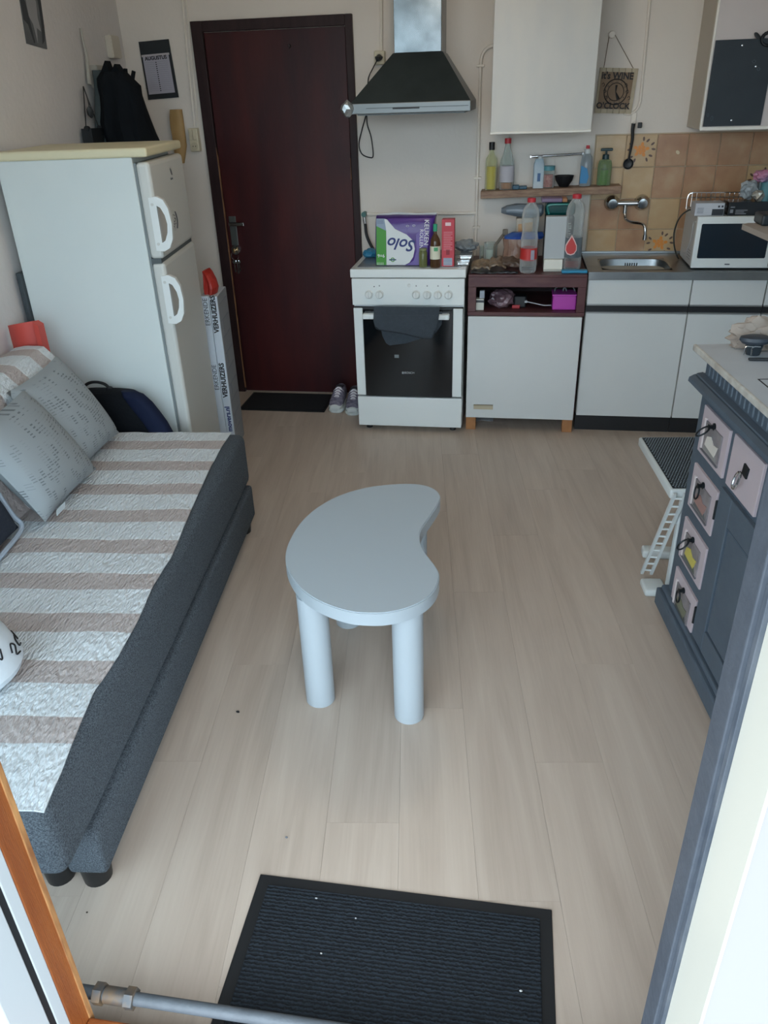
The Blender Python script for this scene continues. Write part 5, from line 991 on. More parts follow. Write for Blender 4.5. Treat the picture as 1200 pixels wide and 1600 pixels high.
for t, wl_, wr, z in ((0, 316, 333, 462), (.3, 314, 335, 452), (.6, 314, 331, 440), (.85, 314, 324, 430), (1, 314, 317, 425)):
    p = PY(wl_, z, CY0+.03); q = PY(wr, z, CY0+.03); rows.append(((p+q)/2+Vector((0, .05, .001)), Vector((abs(q.x-p.x)/2, 0, 0)), Vector((0, .05, 0))))
b = bm_(); loft(b, rows, 20, 2.2, .12, 5); one('red_bag', 'crumpled red plastic bag on top of the flattened moving boxes', 'bag', b, M('red film', 'B03026', .4, noise_=(9, .6), h2='8E2018', bump=(20, .5)))
# ---- door mat and shoes
def mat_(name, label, x0, x1, y0, y1, bw, bm1, bm2, w_=True):
    t = T(name, label, 'doormat', ((x0+x1)/2, (y0+y1)/2, .0003)); part(t, 'rubber_border', bx(bm_(), x0, x1, y0, y1, .0003, .004, .0015, 1), bm1); part(t, 'pile', bx(bm_(), x0+bw, x1-bw, y0+bw, y1-bw, .003, .0085, .002, 1), bm2); return t
RUB = M('black rubber', '101418', .6)
mat_('doormat', 'plain black doormat in front of the mahogany door', -1.63, -1.085, 4.28, 4.595, .012, RUB, M('black pile', '0B0E14', .95, bump=(300, .4)))
def shoe(label, pxc, pyb, rz):
    p = PZ(pxc, pyb); t = T('sneaker', label, 'shoe', (p.x, p.y, 0), rz, 'pair of sneakers by the stove'); t.scale = (1.28, .72, 1.2)
    LT = M('white sole', 'C2C8C6', .5); UPR = M('grey purple mesh', '5A5666', .8, noise_=(60, .7), h2='8C8796'); DKM = M('dark mesh', '2C2E38', .8)
    outl = lambda s: [(x*s, y) for x, y in ((-.026, .0), (-.034, .03), (-.036, .07), (-.032, .12), (-.030, .19), (-.026, .24), (0, .252), (.026, .24), (.030, .19), (.032, .12), (.036, .07), (.034, .03), (.026, 0), (.012, -.012), (-.012, -.012))]
    b = bm_(); prism(b, outl(1.08), FZ, 0.0005, .028); bmesh.ops.bevel(b, geom=[e for e in b.edges if abs(e.verts[0].co.z-e.verts[1].co.z) < .001], offset=.006, segments=2, affect='EDGES'); part(t, 'sole', b, LT, w=False, smooth=True)
    rows = [(Vector((0, y, .026+h/2)), Vector((wd_, 0, 0)), Vector((0, 0, h/2))) for y, wd_, h in ((-.006, .020, .014), (.01, .030, .026), (.05, .034, .040), (.09, .033, .056), (.13, .031, .072), (.18, .030, .078), (.23, .026, .082), (.245, .02, .07))]
    b = bm_(); loft(b, rows, 20, 2.6); part(t, 'upper', b, UPR, w=False, smooth=True)
    b = bm_(); loft(b, [(Vector((0, -.012, .026)), Vector((.022, 0, 0)), Vector((0, 0, .012))), (Vector((0, .012, .034)), Vector((.031, 0, 0)), Vector((0, 0, .017))), (Vector((0, .035, .040)), Vector((.033, 0, 0)), Vector((0, 0, .018)))], 20, 2.4); part(t, 'toe_cap', b, LT, w=False, smooth=True)
    b = bm_(); loft(b, [(Vector((0, .06, .062)), Vector((.012, 0, 0)), Vector((0, 0, .012))), (Vector((0, .15, .092)), Vector((.016, 0, 0)), Vector((0, 0, .016)))], 14, 2.4); tg = part(t, 'tongue', b, M('pale tongue', 'A9A3AC', .7), w=False, smooth=True)
    for k in range(4):
        b = bm_(); y = .065+k*.022; tube(b, [(-.024, y, .060+k*.009), (0, y+.004, .076+k*.010), (.024, y, .060+k*.009)], .0026, n=6); part(t, 'lace', b, WINK, w=False)
    b = bm_(); loft(b, [(Vector((0, .15, .103)), Vector((.020, 0, 0)), Vector((0, .004, 0))), (Vector((0, .19, .106)), Vector((.020, 0, 0)), Vector((0, .03, 0)))], 14, 2.2); part(t, 'opening', b, DKM, w=False)
shoe('grey sneaker with white toe beside the black doormat', 524, 645, R(-4)); shoe('grey sneaker with white toe touching the stove', 551, 649, R(3))
# ================================================================== SOFA
TSF = R(6); SO = Vector((-.932, 1.06, 0)); SZ = R(90)+TSF
def SW(s, t, z): return SO+Vector((-math.sin(TSF), math.cos(TSF), 0))*s+Vector((-math.cos(TSF), -math.sin(TSF), 0))*t+Vector((0, 0, z))
FAB = M('slate woven fabric', '434A51', .95, noise_=(300, 1), h2='727B83', bump=(500, .8), spec=.2)
sf = T('sofa', 'slate grey fabric sofa bed with black round feet along the left wall', 'sofa', SO, SZ)
part(sf, 'base', bx(bm_(), .045, 1.83, .0, .80, .062, .22, .018, 3), FAB, w=False, smooth=True)
part(sf, 'front_panel', bx(bm_(), .02, 1.826, -.046, .052, .058, .208, .014, 3), FAB, w=False, smooth=True)
part(sf, 'seat', bx(bm_(), -.105, 1.855, -.036, .74, .211, .440, .032, 4), FAB, w=False, smooth=True)
b = bm_(); prism(b, [(.60, .42), (.70, .80), (.74, .825), (.84, .82), (.87, .78), (.87, .06), (.66, .06)], lambda u, v, d: Vector((d, u, v)), -.02, 1.80); bmesh.ops.bevel(b, geom=b.edges[:], offset=.02, segments=3, affect='EDGES'); part(sf, 'backrest', b, FAB, w=False, smooth=True)
for s, t in ((.062, .006), (.062, .100), (1.775, .006), (1.775, .16), (.06, .72), (1.76, .72)):
    part(sf, 'foot', cyl(bm_(), (s, t, 0.0), (s, t, .066), .034, .039, n=20), M('black foot', '0E1114', .4), w=False, smooth=True)
# striped throw
def throw_mat():
    m = bpy.data.materials.new('striped cotton'); m.use_nodes = True; nt = m.node_tree; b = nt.nodes['Principled BSDF']; b.inputs['Roughness'].default_value = .92
    tc = nt.nodes.new('ShaderNodeTexCoord'); sp = nt.nodes.new('ShaderNodeSeparateXYZ'); nt.links.new(tc.outputs['Object'], sp.inputs[0])
    nz = nt.nodes.new('ShaderNodeTexNoise'); nz.inputs['Scale'].default_value = 9; nt.links.new(tc.outputs['Object'], nz.inputs[0])
    ma = nt.nodes.new('ShaderNodeMath'); ma.operation = 'MULTIPLY_ADD'; ma.inputs[1].default_value = .018; nt.links.new(nz.outputs[0], ma.inputs[0]); nt.links.new(sp.outputs['X'], ma.inputs[2])
    m1 = nt.nodes.new('ShaderNodeMath'); m1.operation = 'SUBTRACT'; m1.inputs[1].default_value = .060+.009; nt.links.new(ma.outputs[0], m1.inputs[0])
    m2 = nt.nodes.new('ShaderNodeMath'); m2.operation = 'DIVIDE'; m2.inputs[1].default_value = .201; nt.links.new(m1.outputs[0], m2.inputs[0])
    m3 = nt.nodes.new('ShaderNodeMath'); m3.operation = 'FRACT'; nt.links.new(m2.outputs[0], m3.inputs[0])
    cr = nt.nodes.new('ShaderNodeValToRGB'); e = cr.color_ramp.elements; cr.color_ramp.interpolation = 'LINEAR'
    e[0].position = 0; e[0].color = rgb('B7AEAB'); e[1].position = .405; e[1].color = rgb('B7AEAB')
    for pos, c in ((.42, 'DDE2E4'), (.47, 'D3D9DC'), (.985, 'D3D9DC'), (.999, 'B7AEAB')): x = e.new(pos); x.color = rgb(c)
    gt = nt.nodes.new('ShaderNodeMath'); gt.operation = 'LESS_THAN'; gt.inputs[1].default_value = .03; nt.links.new(ma.outputs[0], gt.inputs[0]); mxx = nt.nodes.new('ShaderNodeMath'); mxx.operation = 'MULTIPLY_ADD'; mxx.inputs[1].default_value = 0.0; mz_ = nt.nodes.new('ShaderNodeMix'); nt.links.new(gt.outputs[0], mz_.inputs[0]); nt.links.new(m3.outputs[0], mz_.inputs[2]); mz_.inputs[3].default_value = .7; nt.links.new(mz_.outputs[0], cr.inputs[0]); nt.links.new(cr.outputs[0], b.inputs['Base Color'])
    wv = nt.nodes.new('ShaderNodeTexNoise'); wv.inputs['Scale'].default_value = 1; mp = nt.nodes.new('ShaderNodeMapping'); mp.inputs['Scale'].default_value = (45, 130, 45); mp.inputs['Rotation'].default_value = (0, 0, .5)
    nt.links.new(tc.outputs['Object'], mp.inputs[0]); nt.links.new(mp.outputs[0], wv.inputs[0]); wv.inputs['Detail'].default_value = 2
    bp = nt.nodes.new('ShaderNodeBump'); bp.inputs['Strength'].default_value = 1.0; bp.inputs['Distance'].default_value = .012; nt.links.new(wv.outputs[0], bp.inputs['Height']); nt.links.new(bp.outputs[0], b.inputs['Normal'])
    return m
thr = T('sofa_throw', 'white and beige striped cotton throw spread over the sofa', 'throw', SO, SZ)
EDG = [(-.119, -.040), (-.02, -.036), (.1, -.024), (.238, -.010), (.37, -.022), (.507, -.023), (.68, -.012), (.853, -.017), (1.1, .0), (1.3, .012), (1.508, .023), (1.7, .026), (1.845, .021)]
def edge(s):
    for (a, b_), (c, d_) in zip(EDG, EDG[1:]):
        if s <= c: k = max(0, (s-a)/(c-a)); return b_+(d_-b_)*k
    return EDG[-1][1]
PRF = [(.0, .4425), (.585, .448), (.615, .56), (.678, .79), (.722, .840), (.79, .842), (.85, .832), (.895, .76), (.895, .60)]
def thr_f(u, v):
    s = -.112+u*1.955
    k = v*(len(PRF)-1)*1.0
    if v < .6: t0 = edge(s); q = v/.6; t = t0+(.585-t0)*q; z = .4425+.003*q
    else:
        k = (v-.6)/.4*(len(PRF)-2); i = min(int(k), len(PRF)-3); f = k-i; a = PRF[i+1]; c = PRF[i+2]; t = a[0]+(c[0]-a[0])*f; z = a[1]+(c[1]-a[1])*f
        s = s*.975+.0
    z += .004*noise.noise(Vector((s*5, t*7, 0)))+.0025*noise.noise(Vector((s*16+t*9, t*12, 3)))+.004
    if v < .6 and t < -.02: z -= 6*(t+.02)**2*1.5
    if s < -.06 and v < .6: z -= (-.06-s)*.12
    return (s, t, z)
b = bm_(); sheet(b, 110, 56, thr_f, .004); part(thr, 'cloth', b, throw_mat(), w=False, smooth=True)
# cushions
def pillow(b, c00, c10, c11, c01, th, n=16, pinch=.05):
    c00, c10, c11, c01 = map(Vector, (c00, c10, c11, c01)); N = (c10-c00).cross(c01-c00).normalized()
    def P_(u, v): return c00*(1-u)*(1-v)+c10*u*(1-v)+c11*u*v+c01*(1-u)*v
    A, B = [], []
    for i in range(n+1):
        ra, rb = [], []
        for j in range(n+1):
            u, v = i/n, j/n; e1 = 1-(2*u-1)**2; e2 = 1-(2*v-1)**2
            cu = .5+(u-.5)*(1-pinch*e2*1.0); cv = .5+(v-.5)*(1-pinch*e1*1.0)
            h = th/2*(e1*e2)**.45
            p = P_(cu, cv); ra.append(b.verts.new(p+N*h)); rb.append(b.verts.new(p-N*h))
        A.append(ra); B.append(rb)
    for i in range(n):
        for j in range(n): b.faces.new((A[i][j], A[i+1][j], A[i+1][j+1], A[i][j+1])); b.faces.new((B[i][j], B[i][j+1], B[i+1][j+1], B[i+1][j]))
    bmesh.ops.remove_doubles(b, verts=b.verts[:], dist=.0002); return b
def pil_mat():
    m = bpy.data.materials.new('grey script cushion cloth'); m.use_nodes = True; nt = m.node_tree; b = nt.nodes['Principled BSDF']; b.inputs['Roughness'].default_value = .95
    tc = nt.nodes.new('ShaderNodeTexCoord'); mp = nt.nodes.new('ShaderNodeMapping'); nt.links.new(tc.outputs['Object'], mp.inputs[0]); mp.inputs['Rotation'].default_value = (0, 0, 0)
    n1 = nt.nodes.new('ShaderNodeTexBrick'); n1.inputs['Scale'].default_value = 1.0; mp.inputs['Scale'].default_value = (13, 13, 13)
    n1.inputs['Color1'].default_value = (0, 0, 0, 1); n1.inputs['Color2'].default_value = (1, 1, 1, 1); n1.inputs['Mortar'].default_value = (0, 0, 0, 1); n1.inputs['Mortar Size'].default_value = .03
    sw = nt.nodes.new('ShaderNodeSeparateXYZ'); cbn = nt.nodes.new('ShaderNodeCombineXYZ'); nt.links.new(mp.outputs[0], sw.inputs[0]); nt.links.new(sw.outputs['X'], cbn.inputs[1]); nt.links.new(sw.outputs['Z'], cbn.inputs[0]); nt.links.new(cbn.outputs[0], n1.inputs[0])
    wv = nt.nodes.new('ShaderNodeTexWave'); wv.inputs['Scale'].default_value = 34; wv.inputs['Distortion'].default_value = 1.2; wv.bands_direction = 'Z'; nt.links.new(tc.outputs['Object'], wv.inputs[0])
    mu = nt.nodes.new('ShaderNodeMath'); mu.operation = 'MULTIPLY'; nt.links.new(n1.outputs['Color'], mu.inputs[0]); nt.links.new(wv.outputs[0], mu.inputs[1])
    cr = nt.nodes.new('ShaderNodeValToRGB'); e = cr.color_ramp.elements; e[0].position = .45; e[0].color = rgb('979EA1'); e[1].position = .8; e[1].color = rgb('6A7175'); nt.links.new(mu.outputs[0], cr.inputs[0]); nt.links.new(cr.outputs[0], b.inputs['Base Color'])
    return m
PIL = pil_mat()
ZC = .4565
for lab, s0, s1, t0, t1, zt_, tagc in (('grey script-print cushion at the far end of the sofa beside the refrigerator', 1.37, 1.775, .475, .71, .815, ((1.74, .49, .53), (1.70, .485, .50))), ('grey script-print cushion with white tag leaning on its twin', 1.01, 1.42, .435, .68, .80, ((1.09, .47, .50), (1.05, .48, .54)))):
    t = T('cushion', lab, 'cushion', SO, SZ); b = bm_(); pillow(b, (s0, t0+.015, ZC+.02), (s1, t0, ZC+.02), (s1-.02, t1-.055, zt_), (s0-.03, t1-.055, zt_-.005), .15); part(t, 'cover', b, PIL, w=False, smooth=True)
    c = Vector(tagc[0]); b = bm_()
    if 'tag' in lab: sheet(b, 2, 2, lambda u, v: (1.045+.055*u, .424-.006*u-.004*v, .480+.004*u+.022*v), .0015)
    else: sheet(b, 2, 2, lambda u, v: (1.768+.012*v, .49+.04*u, .475+.03*u), .0015)
    part(t, 'tag', b, M('white tag', 'C6D0D4', .7), w=False)
t = T('cushion', 'navy cushion with pale trim at the sofa back', 'cushion', SO, SZ); b = bm_(); pillow(b, (.60, .525, ZC+.015), (.985, .53, ZC+.015), (.975, .585, ZC+.19), (.60, .585, ZC+.19), .10); part(t, 'cover', b, M('navy cloth', '222B3A', .9, bump=(120, .3)), w=False, smooth=True)
b = bm_(); tube(b, [(.69, .505, ZC+.012), (.84, .505, ZC+.012), (.985, .52, ZC+.014), (.993, .545, ZC+.06), (.985, .58, ZC+.18)], .008, n=8); part(t, 'trim', b, M('pale piping', 'A9B6C4', .8), w=False, smooth=True)
# white lettered cushion
pc0 = SW(.27, .30, ZC)
t = T('round_cushion', 'white dome cushion with black scribbled letters near the sofa end', 'cushion', SO, SZ); b = bm_()
lathe(b, [(0, .0), (.10, .0), (.135, .012), (.142, .03), (.12, .10), (.08, .15), (.04, .175), (0, .18)], (.265, .325, ZC), n=32, sx=1.0, sy=1.0); part(t, 'cover', b, M('white cotton', 'CDD5DB', .9, bump=(30, .2)), w=False, smooth=True)
for k, (ph, zz, pts) in enumerate(((-1.75, .085, [(-.012, .02), (0, -.01), (.012, .012)]), (-1.35, .065, [(-.014, 0), (0, .016), (.012, .002), (-.004, -.012), (.014, -.02)]), (-1.0, .055, [(.012, .012), (-.008, .012), (-.012, -.004), (.008, -.014)]), (-.75, .052, [(.010, .010), (-.006, .010), (-.010, -.004), (.006, -.012)]))):
    b = bm_(); q = []
    for du, dz in pts:
        a = ph+du/.12; z = zz+dz; r_ = .144-(z-.03)*.33; q.append((.265+r_*math.cos(a), .325+r_*math.sin(a), ZC+z))
    tube(b, q, .0022, n=6); part(t, 'letter', b, INK, w=False)
# ---- backpack between sofa and refrigerator
bp_ = T('backpack', 'black and navy backpack with loop handle wedged between sofa and refrigerator', 'backpack', (PY(200, 640, 2.93).x, 2.95, .0))
YBP = 2.925; rows = []
for py, l, r_, dp in ((740, 175, 300, .03), (676, 185, 268, .05), (660, 172, 258, .055), (645, 150, 247, .058), (630, 140, 235, .056), (618, 134, 222, .05), (611, 133, 210, .04), (608, 136, 200, .02)):
    p = PY(l, py, YBP); q = PY(r_, py, YBP); rows.append(((p+q)/2, Vector(((q.x-p.x)/2, 0, 0)), Vector((0, dp, 0))))
zz = rows[0][0]; rows.insert(0, (Vector((zz.x, zz.y, .012)), rows[0][1]*.95, Vector((0, .05, 0))))
b = bm_(); loft(b, rows, 36, 2.8); part(bp_, 'body', b, M('black nylon', '0B0F14', .85, bump=(60, .3), spec=.2), smooth=True)
rows = []
for py, l, r_ in ((740, 255, 300), (676, 236, 269), (660, 226, 260), (645, 214, 249), (630, 202, 237), (618, 194, 223), (611, 190, 210)):
    p = PY(l, py, YBP-.03); q = PY(r_, py, YBP-.03); rows.append(((p+q)/2, Vector(((q.x-p.x)/2, 0, 0)), Vector((0, .034 if py > 612 else .015, 0))))
b = bm_(); loft(b, rows, 24, 2.8); part(bp_, 'navy_panel', b, M('navy nylon', '121B33', .8, spec=.2), smooth=True)
b = bm_(); tube(b, [PY(x, y, YBP) for x, y in ((134, 616), (131, 606), (138, 599), (150, 597), (163, 600), (171, 607), (173, 612))], .0065, n=8); part(bp_, 'loop_handle', b, M('black webbing', '0F1317', .8), smooth=True)
for x, y in ((134, 613), (171, 609)): b = bm_(); cyl(b, PY(x, y-4, YBP), PY(x, y+6, YBP), .013, n=10); part(bp_, 'strap_end', b, MATS['black webbing'])
# ================================================================== COFFEE TABLE
ZT = .45
OUT = [PZ(x, y, ZT) for x, y in ((640, 755.5), (664, 758), (681, 765), (688, 776), (683, 790), (671, 808), (659, 826), (655.5, 841), (661, 858), (675, 877), (685, 892), (686, 905), (679, 922), (662, 938), (636, 950), (605, 957), (575, 958), (545, 955), (512, 945), (483, 930), (462, 911), (449, 888), (446, 868), (452, 845), (468, 818), (492, 795), (525, 776), (565, 763), (605, 757))]
tp_ = spline([OUT[-1]]+OUT+[OUT[0], OUT[1]], 4)[4:-5]
ctb = T('coffee_table', 'white bean-shaped coffee table with four thick round legs', 'table', (-.40, 2.1, 0))
TWH = M('satin white lacquer', 'AAB5BC', .33)
b = bm_(); prism(b, [(p.x, p.y) for p in tp_], FZ, ZT-.045, ZT); bmesh.ops.bevel(b, geom=[e for e in b.edges if len(e.link_faces) == 2 and e.calc_face_angle(0) > 1.0 and abs(e.verts[0].co.z-e.verts[1].co.z) < .001], offset=.003, segments=2, affect='EDGES'); part(ctb, 'table_top', b, TWH, smooth=True)
for x, y in ((-.537, 1.812), (-.249, 1.775), (-.527, 2.222), (-.305, 2.40)):
    b = bm_(); lathe(b, [(.043, 0), (.0455, .003), (.0455, ZT-.045), (0, ZT-.045)], (x, y, 0.0), n=36); part(ctb, 'leg', b, TWH, smooth=True)
# ================================================================== NEAR DOORMAT
def pile_mat():
    m = bpy.data.materials.new('ribbed charcoal pile'); m.use_nodes = True; nt = m.node_tree; b = nt.nodes['Principled BSDF']; b.inputs['Roughness'].default_value = .95
    tc = nt.nodes.new('ShaderNodeTexCoord'); wv = nt.nodes.new('ShaderNodeTexWave'); wv.bands_direction = 'Y'; wv.inputs['Scale'].default_value = 34; wv.inputs['Distortion'].default_value = 3.0; wv.inputs['Detail'].default_value = 1.0; wv.inputs['Detail Scale'].default_value = 3.6
    nt.links.new(tc.outputs['Object'], wv.inputs[0]); cr = nt.nodes.new('ShaderNodeValToRGB'); e = cr.color_ramp.elements; e[0].position = .3; e[0].color = rgb('0C131A'); e[1].position = .85; e[1].color = rgb('1C262F'); nt.links.new(wv.outputs[0], cr.inputs[0]); nt.links.new(cr.outputs[0], b.inputs['Base Color'])
    bp = nt.nodes.new('ShaderNodeBump'); bp.inputs['Strength'].default_value = .8; bp.inputs['Distance'].default_value = .004; nt.links.new(wv.outputs[0], bp.inputs['Height']); nt.links.new(bp.outputs[0], b.inputs['Normal']); return m
nm = mat_('doormat', 'charcoal ribbed doormat with smooth rubber border inside the balcony door', -.543, .162, .775, 1.176, .028, RUB, M('x', '101418', .9))
for c in nm.children:
    if c.name.startswith('pile'): c.data.materials[0] = pile_mat()
for k, (px, py, sz, colr) in enumerate(((372, 1113, .006, '17181A'), (448, 1309, .004, '6A7078'), (494, 1404, .003, 'C8CCD0'), (556, 1435, .0025, 'C8CCD0'), (814, 1549, .004, 'D0D2D0'), (502, 1490, .003, 'C8C8C4'), (136, 1426, .003, '2A2018'))):
    on = k in (2, 3, 4, 5); p = PZ(px, py, .009 if on else 0); b = bm_(); blob(b, (p.x, p.y, p.z+sz*.4), (sz, sz*.7, sz*.5), .5, 4, 1, k, p.z+.0003)
    one('crumb', ['black crumb on the floorboards between sofa and table', 'grey crumb on the floorboards beyond the ribbed doormat', 'white crumb on the ribbed doormat near its far corner', 'smallest white crumb on the ribbed doormat', 'largest white crumb on the ribbed doormat', 'pale lint crumb on the ribbed doormat', 'brown crumb on the floorboards near the wooden post'][k], 'crumb', b, M('crumb %d' % k, colr, .8))
# ================================================================== DRESSER
TD = R(7); DO = Vector((.568, 2.433, 0)); DRZ = R(-90)+TD
ds = T('dresser', 'slate grey painted dresser with white drawer fronts by the balcony jamb', 'dresser', DO, DRZ)
SL = M('slate chalk paint', '4E5B67', .6, noise_=(12, .6), h2='45525F', bump=(40, .12)); TOPW = M('worn white top', 'B9BFC4', .55, noise_=(5, .6), h2='A9AEB6'); CHIP = M('chipped white edge', 'BEBEB8', .7, noise_=(30, .7), h2='9A9288')
DL, DDp = 1.02, .44
part(ds, 'base_plinth', bx(bm_(), .0, DL, .0, DDp, .028, .095, .006), SL, w=False)
part(ds, 'base_moulding', bx(bm_(), .012, DL-.012, .012, DDp, .095, .115, .008, 3), SL, w=False)
part(ds, 'body', bx(bm_(), .03, DL-.03, .032, DDp, .112, .872, .002), SL, w=False)
part(ds, 'frieze', bx(bm_(), .028, DL-.028, .030, DDp, .885, .955, .002), SL, w=False)
b = bm_(); prism(b, [(-.006, .868), (.002, .861), (.03, .858), (DDp, .858), (DDp, .892), (.03, .892), (.01, .888), (-.004, .880)], lambda u, v, d: Vector((d, u, v)), -.006, DL+.0); part(ds, 'cornice', b, SL, w=False)
b = bm_(); prism(b, [(.024, .888), (.010, .893), (.012, .897), (.03, .9)], lambda u, v, d: Vector((d, u, v)), .01, DL-.01); part(ds, 'cornice_bead', b, SL, w=False)
for k in range(30):
    x = .06+k*.031
    part(ds, 'flute', bx(bm_(), x, x+.007, .0288, .0305, .905, .942, .002, 1), M('worn slate', '66737F', .7), w=False)
part(ds, 'under_top', bx(bm_(), .006, DL-.006, .008, DDp, .953, .966, .004), SL, w=False)
tpd = part(ds, 'top', bx(bm_(), -.004, DL+.004, -.006, DDp, .966, .985, .004), TOPW, w=False); part(tpd, 'front_edge', bx(bm_(), -.004, DL+.004, -.009, .002, .966, .9858, .004), CHIP, w=False)
# stencil on the top
for k, (l0, l1, d0, d1) in enumerate(((.33, .95, .055, .059), (.36, .95, .085, .088), (.33, .334, .055, .36))): part(tpd, 'stencil_line', bx(bm_(), l0, l1, d0, d1, .9845, .9856), INK, w=False)
for k in range(7):
    l = .40+k*.075; b = bm_(); tube(b, [(l+.018*math.cos(a)*(1-a/9), .13+.02*math.sin(a)*(1-a/9), .9853) for a in [i*.6 for i in range(12)]], .0022, n=5); part(tpd, 'stencil_scroll', b, INK, w=False)
    b = bm_(); prism(b, [(l+.03, .11), (l+.042, .118), (l+.05, .135), (l+.036, .128)], FZ, .9845, .9857); part(tpd, 'stencil_leaf', b, INK, w=False)
    b = bm_(); tube(b, [(l+.012*math.cos(a), .19+.016*math.sin(a), .9853) for a in [i*.7 for i in range(8)]], .002, n=5); part(tpd, 'stencil_scroll', b, INK, w=False)
PINKW = M('pinkish white paint', 'B9ADB2', .6, noise_=(10, .4), h2='ABA0A6'); PHO = M('photo grey', '6E6A6C', .4, noise_=(18, 1), h2='A39C98'); IRON = M('black iron', '1F262B', .45, .5)
cols = [('D0CCC4', '8A8A88'), ('9A7A74', '5A5E60'), ('C0B45A', '565E58'), ('6E705E', '3E4648')]
for k in range(4):
    z1 = .823-k*.195; z0 = z1-.150
    dw = part(ds, 'drawer', bx(bm_(), .086, .298, .024, .05, z0, z1, .002), PINKW, w=False)
    bb_ = bm_(); bx(bb_, .125, .262, .020, .0245, z0+.022, z1-.035, .001); part(dw, 'photo_panel', bb_, M('photo panel %d' % k, '8E898B', .35, noise_=(14, .8), h2='5C5A60'), w=False)
    part(dw, 'photo_edge', bx(bm_(), .118, .130, .0185, .0242, z0+.02, z1-.03, .001), M('panel rim', 'D2CACB', .5), w=False); part(dw, 'photo_edge', bx(bm_(), .118, .262, .0185, .0242, z0+.016, z0+.024, .001), M('panel dark rim', '5C5C62', .5), w=False)  # pale rim on the left, dark rim along the bottom
    b = bm_(); prism(b, [(.150, z0+.045), (.235, z0+.038), (.25, z0+.075), (.215, z0+.07), (.19, z0+.085), (.16, z0+.075)], lambda u, v, d: Vector((u, d, v)), .018, .0215); part(dw, 'pictured_shape', b, M('pictured %d' % k, cols[k][0], .5), w=False)
    b = bm_(); prism(b, [(.145, z0+.028), (.252, z0+.028), (.24, z0+.046), (.155, z0+.050)], lambda u, v, d: Vector((u, d, v)), .0185, .0215); part(dw, 'pictured_shape', b, M('pictured low %d' % k, cols[k][1], .5), w=False)
    zc_ = z1-.032
    b = bm_(); lathe(b, [(.011, 0), (.011, .004), (.006, .006), (.006, .014), (.009, .018), (0, .02)], (.19, .0235, zc_), n=14, ax=(0, -1, 0)); pl_ = part(dw, 'pull_knob', b, IRON, w=False, smooth=True)
    tilt = (.9, .12, .75, .05)[k]
    b = bm_(); tube(b, [(.19+.016*math.sin(a), .008-(.022-.022*math.cos(a))*math.sin(tilt), zc_-(.022-.022*math.cos(a))*math.cos(tilt)) for a in [i*math.pi/8 for i in range(16)]], .0028, n=6, smooth=False, closed=True); part(dw, 'ring_pull', b, IRON, w=False, smooth=True)
for k in range(2):
    l0 = .332+k*.235
    dw = part(ds, 'drawer', bx(bm_(), l0, l0+.205, .024, .05, .676, .83, .002), PINKW, w=False); lc = l0+.105
    b = bm_(); bx(b, -.016, .016, .019, .0245, -.016, .016, .001); bmesh.ops.rotate(b, cent=(0, 0, 0), matrix=Matrix.Rotation(R(8), 3, 'Y'), verts=b.verts[:]); bmesh.ops.translate(b, vec=(lc+.01, 0, .768), verts=b.verts[:]); part(dw, 'pull_plate', b, IRON, w=False)
    b = bm_(); tube(b, [(lc+.004+.012*math.sin(a), .010-(.020-.020*math.cos(a))*.25, .762-(.024-.024*math.cos(a))) for a in [i*math.pi/8 for i in range(16)]], .004, n=8, smooth=False, closed=True); part(dw, 'ring_pull', b, CHROME, w=False, smooth=True)
dd = part(ds, 'door', bx(bm_(), .322, .985, .027, .05, .130, .660, .003), SL, w=False)
fr_ = bm_(); bx(fr_, .322, .41, .018, .03, .130, .660, .003); bx(fr_, .90, .985, .018, .03, .130, .660, .003); bx(fr_, .41, .90, .018, .03, .575, .660, .003); bx(fr_, .41, .90, .018, .03, .130, .205, .003); part(dd, 'door_frame', fr_, SL, w=False)
b = bm_(); bx(b, .415, .895, .022, .03, .21, .57, .006); part(dd, 'bevelled_panel', b, SL, w=False)
for z in (.20, .58): part(dd, 'hinge', cyl(bm_(), (.318, .020, z-.03), (.318, .020, z+.03), .006, n=10), IRON, w=False)
for l, d in ((.06, .05), (DL-.06, .05), (.06, DDp-.05), (DL-.06, DDp-.05)): part(ds, 'foot', cyl(bm_(), (l, d, 0), (l, d, .03), .03, n=14), M('brown foot', '5A4034', .6), w=False)
def DW(l, d, z): return FRAMES[ds.name] @ Vector((l, d, z))
ZD = .9858
# ---- things on the dresser
c = DW(.045, .19, 0); b = bm_(); blob(b, (c.x, c.y, ZD+.028), (.105, .040, .062), .38, 9, 4, 6, ZD+.0006); one('cleaning_cloth', 'crumpled beige cloth heaped at the far end of the dresser top', 'cloth', b, M('beige cloth', '9C8F84', .95, noise_=(8, .7), h2='B0A498', bump=(18, .6)), smooth=True)
p = DW(.112, .125, 0)
gl = T('sunglasses_case', 'dark grey rounded case on a wire rest on the dresser top', 'case', (p.x, p.y, ZD))
b = bm_(); lathe(b, [(0, -.011), (.032, -.011), (.040, -.002), (.038, .007), (.025, .011), (0, .011)], (p.x, p.y, ZD+.044), n=28, sx=1.1, sy=.72); part(gl, 'shell', b, M('grey shell', '343B44', .45), smooth=True)
b = bm_(); cyl(b, (p.x, p.y, ZD+.0006), (p.x, p.y, ZD+.034), .020, .026, n=18); part(gl, 'rest', b, M('dark glass', '2A3238', .2), smooth=True)
for k in range(2): b = bm_(); tube(b, [(p.x-.03+.02*k, p.y-.022, ZD+.004), (p.x-.03+.02*k, p.y-.026, ZD+.028), (p.x-.01+.02*k, p.y-.026, ZD+.03)], .002, n=6); part(gl, 'wire', b, CHROME)
